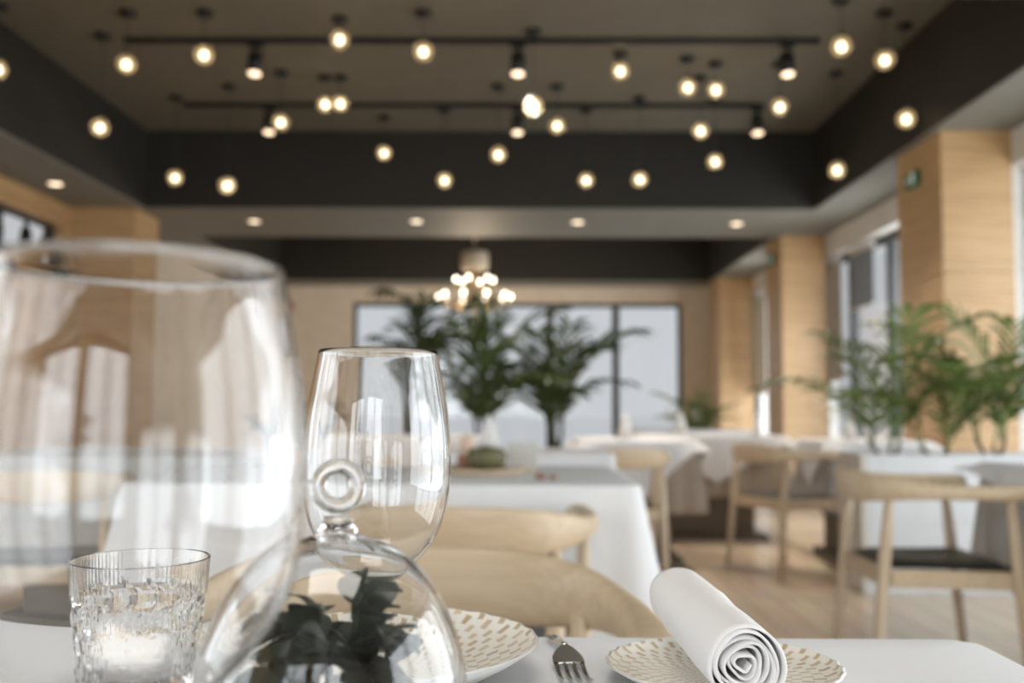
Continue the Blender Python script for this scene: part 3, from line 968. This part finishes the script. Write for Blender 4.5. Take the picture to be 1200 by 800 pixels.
def frond_mesh(name, L, out, arch, nleaf, ll, lw, mat, seed):
    """arching feather frond of unit rise L: bare stalk below, paired leaflets hanging from the upper part"""
    rr = random.Random(seed)
    pts = []
    n = 14
    for i in range(n + 1):
        u = i / n
        pts.append(Vector((L * (0.12 * u + out * u ** 2.2), 0.03 * L * math.sin(3 * u), L * (u - arch * u ** 3.2))))
    V, F = tube(pts, [0.0055 * (1 - 0.8 * i / n) + 0.0008 for i in range(n + 1)], 5)
    for k in range(nleaf):
        u = 0.16 + 0.84 * (k / (nleaf - 1))
        i = min(int(u * n), n - 1); q = u * n - i
        p = pts[i].lerp(pts[i + 1], q); tg = (pts[i + 1] - pts[i]).normalized()
        ln = ll * (0.45 + 0.75 * math.sin(PI * min(1, (u - 0.05) * 1.02))) * (0.8 + 0.4 * rr.random())
        for s in (-1, 1):
            side = Vector((0, s, 0))
            d = (side * rr.uniform(0.55, 0.9) + tg * (0.6 + 0.5 * u) + Vector((0, 0, 0.1 * rr.random()))).normalized()
            e = (side * 0.5 + tg * 0.6 + Vector((0, 0, -0.25 - 0.55 * rr.random()))).normalized()
            m1 = p + d * ln * 0.5; m2 = m1 + (d * 0.5 + e * 0.5).normalized() * ln * 0.3; tip = m2 + e * ln * 0.3
            wv = tg.cross(d).cross(d).normalized() * lw
            wv = (wv + Vector((0, 0, 1)) * lw * rr.uniform(-0.8, 0.8)).normalized() * lw
            b = len(V)
            V += [p - wv * 0.2, p + wv * 0.2, m1 - wv * 0.5, m1 + wv * 0.5, m2 - wv * 0.36, m2 + wv * 0.36, tip]
            F += [(b, b + 1, b + 3, b + 2), (b + 2, b + 3, b + 5, b + 4), (b + 4, b + 5, b + 6)]
    me = bpy.data.meshes.new(name)
    me.from_pydata([tuple(v) for v in V], [], F); me.update()
    me.materials.append(mat)
    return me


FR = {}
for key, mt, nl_, lw_, ll_ in (('a', 'leaf_a', 10, 0.040, 0.29), ('b', 'leaf_b', 12, 0.030, 0.25)):
    FR[key] = [frond_mesh('frond', 0.85, 0.42, 0.25, nl_, ll_, lw_, M[mt], 1),
               frond_mesh('frond', 0.75, 0.58, 0.36, nl_, ll_, lw_, M[mt], 2),
               frond_mesh('frond', 0.82, 0.26, 0.14, nl_, ll_ * 0.95, lw_, M[mt], 3),
               frond_mesh('frond', 0.68, 0.64, 0.42, nl_, ll_ * 0.95, lw_, M[mt], 4)]


def palm(x, y, z, h, nf, key, label, pot=None, seed=1, spread=1.0, scale=1.0, group='potted palms', trunk_r=0.022):
    """pot = (radius, height) or None when it grows in a planter"""
    rr = random.Random(seed)
    t = thing('palm_plant', (x, y, z), label, 'palm', group)
    base = 0
    if pot:
        r, ph = pot
        V, F = lathe([(0, 0), (r * 0.72, 0), (r * 0.76, 0.01), (r, ph - 0.02), (r, ph), (r * 0.93, ph), (r * 0.9, ph - 0.05), (0, ph - 0.05)], 28)
        mk('pot', V, F, M['pot'], t)
        V, F = lathe([(0, ph - 0.035), (r * 0.88, ph - 0.04), (r * 0.88, ph - 0.049), (0, ph - 0.049)], 24); mk('soil', V, F, M['soil'], t)
        base = ph - 0.04
    ns = 3
    tops = []
    for k in range(ns):
        a = 2.1 * k + rr.random(); q = 0.02 if k else 0
        hh = h * (1 - 0.25 * k)
        b = Vector((math.cos(a) * 0.035, math.sin(a) * 0.035, base)); tp = b + Vector((math.cos(a) * 0.05, math.sin(a) * 0.05, hh))
        V, F = tube([b, b.lerp(tp, 0.4) + Vector((0.01, 0, 0)), tp], [trunk_r, trunk_r * 0.85, trunk_r * 0.6], 8)
        mk('stem', V, F, M['trunk'], t)
        tops.append((b, tp))
    for k in range(nf):
        b, tp = tops[k % ns]
        o = bpy.data.objects.new('frond', FR[key][k % 4]); col.objects.link(o); o.parent = t
        o.location = b.lerp(tp, 0.6 + 0.4 * rr.random())
        o.rotation_euler = (rr.uniform(-0.15, 0.15), rr.uniform(-0.10, 0.22) * spread, k * 2.4 + rr.uniform(-0.4, 0.4))
        s = scale * rr.uniform(0.8, 1.15); o.scale = (s, s, s)
    return t


# palms growing in the planter on the right
for px, h, nf, sc_, sd, lab in ((1038, 0.10, 8, 0.90, 3, 'green palm in the planter, nearest its grey end'),
                                (1098, 0.08, 7, 0.80, 5, 'green palm in the middle of the planter'),
                                (1162, 0.14, 10, 1.0, 8, 'largest green palm at the far end of the planter')):
    q = at(px, 500, 5.39)
    palm(q.x, 5.39, PZ - 0.031, h, nf, 'b', lab, None, sd, 1.0, sc_, 'palms in the white planter', 0.013)
# tall potted palms before the far window
for px, Y, h, nf, sc_, pot, sd, lab in (
        (488, 9.6, 1.0, 11, 1.05, (0.20, 0.62), 12, 'tall dark palm before the far window, partly behind the wine glass'),
        (566, 8.5, 0.50, 12, 1.2, (0.19, 0.55), 14, 'bushy dark palm under the chandelier'),
        (650, 8.9, 0.45, 12, 1.25, (0.19, 0.58), 16, 'wide dark palm before the fourth pane of the far window'),
        (818, 11.2, 0.16, 13, 0.72, (0.18, 0.52), 18, 'small green palm beside the farthest oak column'),
        (352, 10.4, 0.20, 9, 0.6, (0.18, 0.45), 22, 'small palm against the far cream wall')):
    q = at(px, 480, Y)
    palm(q.x, Y, 0, h, nf, 'b' if px == 818 else 'a', lab, pot, sd, 1.1, sc_, 'potted palms on the floor')
# palm behind the camera, mirrored in the glasses
palm(-0.9, -2.2, 0, 0.5, 10, 'a', 'palm in front of the windows behind the camera', (0.2, 0.5), 25, 1.1, 0.9, 'potted palms on the floor')

# ------------------------------------------------------------------ glassware
def bowl_profile(outer, th):
    """closed double wall from an outer profile that runs rim -> bottom centre; th(i) wall thickness"""
    n = len(outer)
    inner = []
    for i, (r, z) in enumerate(outer):
        a = outer[max(i - 1, 0)]; b = outer[min(i + 1, n - 1)]
        tx, tz = b[0] - a[0], b[1] - a[1]; q = math.hypot(tx, tz) or 1
        nx_, nz_ = tz / q, -tx / q          # points inward for a profile running downward
        k = th(i / (n - 1))
        inner.append((max(0.0, r + nx_ * k), z + nz_ * k))
    inner[-1] = (0.0, outer[-1][1] + th(1.0))
    return outer, inner


def wine_glass(name, x, y, H, rmax, rrim, z_bowl, label):
    """large stemmed wine glass: bowl, stem and foot"""
    t = thing(name, (x, y, TZ + 0.0005), label, 'wine glass', 'stemmed wine glasses on the laid table')
    hb = H - z_bowl
    ctrl = [(rrim, H), (rrim + (rmax - rrim) * 0.40, H - hb * 0.14), (rrim + (rmax - rrim) * 0.79, H - hb * 0.29), (rmax, H - hb * 0.47), (rmax * 0.965, H - hb * 0.64),
            (rmax * 0.84, H - hb * 0.79), (rmax * 0.54, H - hb * 0.92), (rmax * 0.22, H - hb * 0.985), (0.0, z_bowl)]
    outer = catmull(ctrl, 44); outer[-1] = (0.0, z_bowl)
    outer, inner = bowl_profile(outer, lambda u: 0.0011 + 0.0022 * max(0, u - 0.75) / 0.25)
    inner[0] = (rrim - 0.0009, H)
    rim = [(rrim - 0.00045, H + 0.0004)]
    prof = list(reversed(outer)) + rim + inner
    V, F = lathe(prof, 96)
    fix_normals(mk('bowl', V, F, M['glass'], t))
    sp = catmull([(0.0, z_bowl - 0.0003), (0.0075, z_bowl - 0.0003), (0.0048, z_bowl - 0.012), (0.0038, z_bowl - 0.035), (0.0040, 0.030), (0.0062, 0.012), (0.0095, 0.0075), (0.0, 0.0075)], 40)
    sp[0] = (0.0, sp[0][1]); sp[-1] = (0.0, 0.0075)
    sp = [(max(0, r), z) for r, z in sp]
    V, F = lathe(sp, 32); fix_normals(mk('stem', V, F, M['glass'], t))
    rf = rmax * 0.80
    V, F = lathe([(0, 0.0072), (0.0095, 0.0072), (0.018, 0.0042), (rf * 0.75, 0.0024), (rf - 0.001, 0.0018), (rf, 0.001), (rf - 0.001, 0.0), (rf * 0.6, 0.0004), (0, 0.0008)], 64)
    fix_normals(mk('foot', V, F, M['glass'], t))
    return t


d = 0.302
wine_glass('wine_glass', (157 - 611) / FPX * d, d, 0.2358, 0.052, 0.0435, 0.099, 'very large out-of-focus wine glass cut off by the picture edge')
d = 0.555
wine_glass('wine_glass', (443 - 611) / FPX * d, d, 0.2242, 0.0412, 0.0330, 0.098, 'sharp stemmed wine glass behind the glass cloche')

# cut crystal tumbler
def tumbler(x, y, label):
    H, r0, r1, seg = 0.104, 0.036, 0.0425, 96
    V, F = [], []
    rows = []
    nz = 40
    def add(r_of_a, z):
        rows.append(len(V))
        for k in range(seg):
            a = 2 * PI * k / seg
            r = r_of_a(a); V.append((r * math.cos(a), r * math.sin(a), z))
    for j in range(nz + 1):
        z = 0.002 + (H - 0.002) * j / nz
        rb = r0 + (r1 - r0) * (z / H)
        env = 0.0 if z > 0.084 or z < 0.008 else min(1, (0.084 - z) / 0.004, (z - 0.008) / 0.004)
        row = int(z / 0.0155)
        fz = (z / 0.0155) % 1.0
        def rad(a, rb=rb, env=env, row=row, fz=fz):
            fa = (a / (2 * PI) * 16 + 0.5 * (row % 2)) % 1.0
            g = max(0.0, 1 - 2 * max(abs(fa - 0.5), abs(fz - 0.5)))       # pyramid
            return rb - 0.0015 * env * (1 - min(1, g * 1.8))
        add(rad, z)
    add(lambda a: r1 - 0.0008, H + 0.0006)
    for z, r in ((H, r1 - 0.002), (0.08, r1 - 0.0045), (0.03, r0 - 0.002), (0.016, r0 - 0.004), (0.013, r0 - 0.008)):
        add(lambda a, r=r: r, z)
    for a, b in zip(rows, rows[1:]):
        for k in range(seg): F.append((a + k, a + (k + 1) % seg, b + (k + 1) % seg, b + k))
    c0 = len(V); V.append((0, 0, 0.0125)); c1 = len(V); V.append((0, 0, 0.002))
    for k in range(seg):
        F.append((rows[-1] + k, rows[-1] + (k + 1) % seg, c0)); F.append((rows[0] + (k + 1) % seg, rows[0] + k, c1))
    o = mk('cut_glass_tumbler', V, F, M['glass'], None, False)
    o.location = (x, y, TZ - 0.0015)
    fix_normals(o)
    return tag(o, label, 'tumbler')
d = 0.60
tumbler((171 - 611) / FPX * d, d, 'short cut-glass tumbler seen through the large wine glass')

# glass cloche with a ring handle, leafy sprig under it
CX, CY = (398 - 611) / FPX * 0.452, 0.452
t = thing('glass_cloche', (CX, CY, TZ + 0.0005), 'clear round glass cloche with ring handle over dark leaves', 'cloche')
outer = catmull([(0.0, 0.1365), (0.014, 0.1345), (0.030, 0.1270), (0.046, 0.1095), (0.0565, 0.083), (0.0595, 0.055), (0.056, 0.026), (0.050, 0.0)], 40)
outer = [(max(0, r), z) for r, z in outer]; outer[0] = (0.0, 0.1365)
inner = []
for i, (r, z) in enumerate(outer):
    a = outer[max(i - 1, 0)]; b = outer[min(i + 1, len(outer) - 1)]
    tx, tz = b[0] - a[0], b[1] - a[1]; q = math.hypot(tx, tz)
    inner.append((max(0, r + tz / q * 0.0022), z - tx / q * 0.0022))
inner[0] = (0.0, outer[0][1] - 0.003); inner[-1] = (0.0478, 0.0)
V, F = lathe(outer + list(reversed(inner)), 96)
fix_normals(mk('dome', V, F, M['glass'], t))
V, F = lathe([(0, 0.1372), (0.010, 0.1372), (0.0072, 0.1405), (0.006, 0.144), (0.0, 0.1445)], 24); fix_normals(mk('neck', V, F, M['glass'], t))
V, F = [], []
RS, rs = 0.0088, 0.0036
n1, n2 = 40, 14
for i in range(n1):
    a = 2 * PI * i / n1
    for k in range(n2):
        b = 2 * PI * k / n2
        q = RS + rs * math.cos(b)
        V.append((q * math.cos(a), rs * math.sin(b), 0.1575 + q * math.sin(a)))
for i in range(n1):
    for k in range(n2):
        F.append((i * n2 + k, ((i + 1) % n1) * n2 + k, ((i + 1) % n1) * n2 + (k + 1) % n2, i * n2 + (k + 1) % n2))
o = fix_normals(mk('ring_handle', V, F, M['glass'], t)); o.rotation_euler = (0, 0, R(12)); o.location.z = 0.0

s = thing('leafy_sprig', (CX, CY, TZ + 0.001), 'dark green leafy sprig lying under the glass cloche', 'sprig')
lv, lf = [], []
for i in range(7):
    u = i / 6; w = 0.011 * math.sin(PI * (0.06 + 0.9 * u)) ** 0.8
    z = 0.006 * math.sin(PI * u)
    lv += [(0.034 * u, -w, z + 0.002), (0.034 * u, 0, z), (0.034 * u, w, z + 0.002)]
for i in range(6):
    for k in range(2):
        a = i * 3 + k; lf.append((a, a + 1, a + 4, a + 3))
lm = None
rr = random.Random(21)
for k in range(18):
    a = k * 2.4
    q0 = 0.008 + 0.020 * (k % 4) / 3
    x, y = q0 * math.cos(a), q0 * math.sin(a)
    hgt = 0.106 - 0.024 * (k % 4) / 3 - 0.010 * rr.random()
    V, F = tube([(x * 0.4, y * 0.4, 0.0), (x * 0.9, y * 0.9, hgt * 0.5), (x * 1.2, y * 1.2, hgt)], [0.0018, 0.0014, 0.0008], 6)
    mk('stem', V, F, M['leaf_c'], s)
    for j in range(9):
        u = 0.45 + 0.53 * j / 8
        if lm is None:
            o = mk('leaf', lv, lf, M['leaf_c'], s); lm = o.data
        else:
            o = bpy.data.objects.new('leaf', lm); col.objects.link(o); o.parent = s
        o.location = (x * (0.4 + 0.8 * u), y * (0.4 + 0.8 * u), hgt * u)
        o.rotation_euler = (rr.uniform(-0.9, 0.9), rr.uniform(-0.8, 0.5), a + rr.uniform(-1.5, 1.5))
        q = rr.uniform(0.60, 0.82); o.scale = (q, q, q)


# ------------------------------------------------------------------ plates
def plate(x, y, r, h, label, seed=1):
    rr = random.Random(seed)
    t = thing('plate', (x, y, TZ), label, 'plate', 'cream plates with tan dashes')
    seg = 180
    jag = [0.00045 * (math.sin(30 * 2 * PI * k / seg) + rr.uniform(-0.6, 0.6)) for k in range(seg)]
    V, F = [], []
    def ring(rad, z, j=0.0):
        b = len(V)
        for k in range(seg):
            a = 2 * PI * k / seg; q = rad + jag[k] * j
            V.append((q * math.cos(a), q * math.sin(a), z + jag[k] * j * 0.6))
        return b
    prof = [(r * 0.45, 0.0005, 0), (r * 0.60, 0.0005, 0), (r * 0.66, 0.003, 0), (r * 0.88, h * 0.62, 0.2), (r, h, 1.0), (r - 0.002, h + 0.0006, 1.0)]
    bs = [ring(*q) for q in prof]
    for a, b in zip(bs, bs[1:]):
        for k in range(seg): F.append((a + k, a + (k + 1) % seg, b + (k + 1) % seg, b + k))
    F.append(tuple(reversed(range(bs[0], bs[0] + seg))))
    mk('body', V, F, M['glaze'], t)
    V, F = [], []
    prof = [(r - 0.0022, h + 0.0005, 1.0), (r * 0.95, h * 0.88, 0.8), (r * 0.86, h * 0.66, 0.2), (r * 0.62, 0.0075, 0), (r * 0.3, 0.006, 0), (r * 0.1, 0.0055, 0)]
    bs = [ring(*q) for q in prof]
    for a, b in zip(bs, bs[1:]):
        for k in range(seg): F.append((a + k, a + (k + 1) % seg, b + (k + 1) % seg, b + k))
    F.append(tuple(range(bs[-1], bs[-1] + seg)))
    fix_normals(mk('patterned_face', V, F, M['plate'], t))['label'] = 'cream face with tan radial dashes'
    return t


plate(0.1437, 0.72, 0.0825, 0.0145, 'small cream plate with tan dashes under the rolled napkin', 1)
plate(-0.106, 0.732, 0.119, 0.027, 'larger cream plate with tan dashes behind the glass cloche', 2)

# ------------------------------------------------------------------ rolled napkin
A0, A1 = Vector((0.1225, 0.800, TZ + 0.0465)), Vector((0.1325, 0.598, TZ + 0.0430))
ax = (A1 - A0); Ln = ax.length; ax.normalize()
ux = ax.cross(Vector((0, 0, 1))).normalized(); uz = ux.cross(ax).normalized()
TURN, NS, NL = 6.2, 260, 26
V, F = [], []
rr = random.Random(5)
for j in range(NL + 1):
    w = j / NL
    for i in range(NS + 1):
        u = i / NS
        a = 2 * PI * TURN * (u - 1) - 1.9
        r = 0.0030 + 0.0202 * u ** 0.85
        r += 0.0009 * math.sin(a * 1.7 + 2.0) + 0.0007 * math.sin(3.1 * a + 4 * w)
        r *= 1 + 0.035 * math.sin(PI * w) + 0.03 * math.sin(5 * w + a) * u
        # soft diagonal creases of the outer layers
        r += 0.0011 * u ** 6 * math.exp(-((w - 0.35 - 0.10 * math.sin(a)) / 0.06) ** 2) - 0.0012 * u ** 6 * math.exp(-((w - 0.58 - 0.14 * math.sin(a + 0.6)) / 0.07) ** 2)
        # the layers telescope a little at the open end
        s = Ln * w + (0.0022 * math.sin(2 * PI * TURN * u * 0.5) + 0.003 * (1 - u) * -1) * (2 * w - 1)
        if u > 0.965:                                     # loose edge falls away at the bottom
            r += (u - 0.965) * 0.05
        cx_ = r * math.cos(a); cz_ = r * math.sin(a) * 0.965
        V.append(A0 + ax * s + ux * cx_ + uz * cz_)
for j in range(NL):
    for i in range(NS):
        a = j * (NS + 1) + i
        F.append((a, a + 1, a + NS + 2, a + NS + 1))
o = mk('rolled_napkin', V, F, M['napkin'])
so = o.modifiers.new('thickness', 'SOLIDIFY'); so.thickness = 0.0016; so.offset = 0.0
tag(o, 'white cotton napkin rolled up on the small plate', 'napkin')

# ------------------------------------------------------------------ fork
H0, H1 = Vector((0.0275, 0.853)), Vector((0.0405, 0.704))
fd = (H1 - H0); FL = fd.length; fd.normalize(); fn = Vector((-fd.y, fd.x))
t = thing('dinner_fork', (H0.x, H0.y, TZ), 'polished steel fork lying on the cloth between the plates', 'fork')
def fork_sections(S, n, seg=12):
    rings = []
    for s_, w, th, z in catmull(S, n):
        c = fd * s_
        rings.append([(c.x + fn.x * w * math.cos(2 * PI * k / seg), c.y + fn.y * w * math.cos(2 * PI * k / seg), z + th * math.sin(2 * PI * k / seg)) for k in range(seg)])
    return loft(rings)
V, F = fork_sections([(0.0, 0.003, 0.0008, 0.003), (0.004, 0.0062, 0.0016, 0.003), (0.025, 0.0056, 0.0019, 0.0045), (0.050, 0.0036, 0.0021, 0.0085), (0.070, 0.0028, 0.0022, 0.0120), (0.077, 0.0031, 0.0020, 0.0122)], 30)
fix_normals(mk('handle', V, F, M['steel'], t))
V, F = fork_sections([(0.076, 0.0032, 0.0018, 0.0122), (0.082, 0.0075, 0.0015, 0.0108), (0.090, 0.0112, 0.0012, 0.0080), (0.098, 0.0118, 0.0011, 0.0058), (0.101, 0.0118, 0.0010, 0.0051)], 16)
fix_normals(mk('head', V, F, M['steel'], t))
for k in range(4):
    c = -0.0096 + 0.0064 * k
    S = [(0.1005, 0.0020, 0.0010, 0.0052), (0.115, 0.0018, 0.0010, 0.0030), (0.132, 0.0016, 0.0009, 0.0030), (0.150, 0.0009, 0.0006, 0.0060)]
    rings = []
    for s_, w, th, z in catmull(S, 10):
        q = fd * s_ + fn * c
        rings.append([(q.x + fn.x * w * math.cos(2 * PI * m / 8), q.y + fn.y * w * math.cos(2 * PI * m / 8), z + th * math.sin(2 * PI * m / 8)) for m in range(8)])
    fix_normals(mk('tine', *loft(rings), M['steel'], t))

# ------------------------------------------------------------------ things on the other tables
def on(px, Y): return at(px, 560, Y).x
# wooden platter, plant bowl, candle, card, salt dishes on the middle table
t = thing('wooden_platter', (on(560, 3.0), 3.0, TZ), 'round wooden platter on the middle table under the plant bowl', 'platter')
V, F = lathe([(0, 0), (0.13, 0), (0.15, 0.012), (0.15, 0.018), (0.13, 0.018), (0.12, 0.012), (0, 0.012)], 36); mk('board', V, F, M['oak'], t)
V, F = lathe([(0.110, 0.0125), (0.118, 0.0125), (0.118, 0.014), (0.110, 0.014)], 36, True); mk('groove_ring', V, F, M['darkbase'], t)
t = thing('plant_bowl', (on(570, 3.0), 3.0, TZ + 0.0125), 'olive glass bowl holding moss on the wooden platter', 'bowl')
V, F = lathe([(0, 0), (0.03, 0), (0.055, 0.015), (0.062, 0.04), (0.05, 0.062), (0.046, 0.062), (0.057, 0.04), (0.05, 0.018), (0, 0.008)], 28); mk('bowl', V, F, M['stem'], t)
V, F = lathe([(0, 0.07), (0.02, 0.066), (0.04, 0.055), (0.05, 0.04), (0.03, 0.03), (0, 0.03)], 20); mk('moss', V, F, M['leaf_a'], t)
t = thing('candle_holder', (on(546, 3.08), 3.12, TZ + 0.0185), 'pale rose candle in a small holder beside the moss bowl', 'candle')
V, F = lathe([(0, 0), (0.028, 0), (0.03, 0.004), (0.03, 0.03), (0.024, 0.03), (0.022, 0.008), (0, 0.008)], 20); mk('holder', V, F, M['terracotta'], t)
V, F = lathe([(0, 0.008), (0.021, 0.008), (0.021, 0.085), (0.018, 0.09), (0, 0.09)], 20); mk('candle', V, F, M['rose'], t)
V, F = tube([(0, 0, 0.089), (0.001, 0, 0.1)], 0.001, 5); mk('wick', V, F, M['black'], t)
t = thing('menu_stand', (on(612, 3.05), 3.05, TZ), 'grey linen menu card standing on the middle table', 'menu')
bevel_box('card', -0.045, 0.045, -0.006, 0.006, 0.006, 0.092, M['menu'], t, 0.002)
bevel_box('foot', -0.05, 0.05, -0.02, 0.02, 0, 0.006, M['oak'], t, 0.001)
for i, (px, r) in enumerate(((633, 0.016), (648, 0.012))):
    t = thing('salt_dish', (on(px, 2.76), 2.76, TZ), ('small dark brown spice dish on the middle table, left one', 'small dark brown spice dish on the middle table, right one')[i], 'dish', 'spice dishes')
    V, F = lathe([(0, 0), (r * 0.7, 0), (r, r * 0.9), (r * 0.85, r * 0.9), (r * 0.6, r * 0.3), (0, r * 0.3)], 18); mk('dish', V, F, M['terracotta'], t)
    V, F = lathe([(0, r * 0.7), (r * 0.7, r * 0.6), (r * 0.6, r * 0.32), (0, r * 0.32)], 16); mk('spice', V, F, M['soil'], t)

# small settings on the far tables: glasses, side plates, folded napkins
gm = None
def small_glass(x, y, z, label):
    global gm
    t = thing('wine_glass', (x, y, z), label, 'wine glass', 'wine glasses on the far tables')
    if gm is None:
        V, F = lathe([(0.030, 0.21), (0.036, 0.18), (0.039, 0.15), (0.034, 0.12), (0.018, 0.1), (0.0, 0.096)], 20); a = mk('bowl', V, F, M['crystal'], t)
        V, F = tube([(0, 0, 0.004), (0, 0, 0.096)], 0.0045, 8); b = mk('stem', V, F, M['crystal'], t)
        V, F = lathe([(0, 0), (0.034, 0), (0.03, 0.002), (0, 0.005)], 20); c = mk('foot', V, F, M['crystal'], t)
        gm = (a.data, b.data, c.data)
    else:
        for nm, dt in zip(('bowl', 'stem', 'foot'), gm):
            o = bpy.data.objects.new(nm, dt); col.objects.link(o); o.parent = t
nm_ = None
def folded_napkin(x, y, z, rz, label):
    global nm_
    t = thing('standing_napkin', (x, y, z), label, 'napkin', 'standing napkins on the far tables', rz)
    if nm_ is None:
        V, F = [], []
        n = 18
        for j, (w, zz) in enumerate(((0.05, 0.0), (0.042, 0.06), (0.028, 0.12), (0.006, 0.165))):
            for k in range(n):
                a = 2 * PI * k / n; q = w * (1 + 0.16 * math.cos(5 * a))
                V.append((q * math.cos(a), 0.6 * q * math.sin(a), zz))
        F = [(j * n + k, j * n + (k + 1) % n, (j + 1) * n + (k + 1) % n, (j + 1) * n + k) for j in range(3) for k in range(n)]
        F.append(tuple(range(3 * n, 4 * n))); F.append(tuple(reversed(range(n))))
        o = mk('folded_cloth', V, F, M['napkin'], t); nm_ = [o.data]
        V, F = lathe([(0.049, 0.018), (0.054, 0.020), (0.054, 0.034), (0.049, 0.036)], 20, True)
        o = mk('napkin_band', V, F, M['greypanel'], t); o.scale.y = 0.62; nm_.append(o.data)
    else:
        for nme, dt in zip(('folded_cloth', 'napkin_band'), nm_):
            o = bpy.data.objects.new(nme, dt); col.objects.link(o); o.parent = t
            if nme == 'napkin_band': o.scale.y = 0.62
Z2 = TZ + 0.0055
for i, (x, y, w) in enumerate(((1.10, 7.4, 'nearer edge'), (1.35, 7.75, 'middle'), (1.62, 7.5, 'planter side'), (1.78, 7.8, 'window side'))):
    small_glass(x, y, Z2, 'small stemmed glass on the %s of the taupe-clothed far table' % w)
for i, (x, y, w) in enumerate(((1.95, 6.35, 'nearer'), (2.3, 6.75, 'farther'))):
    small_glass(x, y, Z2, '%s of two stemmed glasses on the table behind the planter' % w)
for x, y, rz, lab in ((1.22, 7.67, 0.3, 'white folded napkin standing among the glasses of the taupe-clothed far table'),
                      (1.72, 7.3, 1.1, 'white folded napkin at the front corner of the taupe-clothed far table'),
                      (2.12, 6.45, 0.7, 'white folded napkin on the table behind the planter'),
                      (0.66, 6.35, 0.4, 'white folded napkin on the table beyond the small far armchair'),
                      (-0.15, 4.6, 0.2, 'white folded napkin on the small table behind the middle table')):
    folded_napkin(x, y, Z2 if y != 4.6 else TZ, rz, lab)
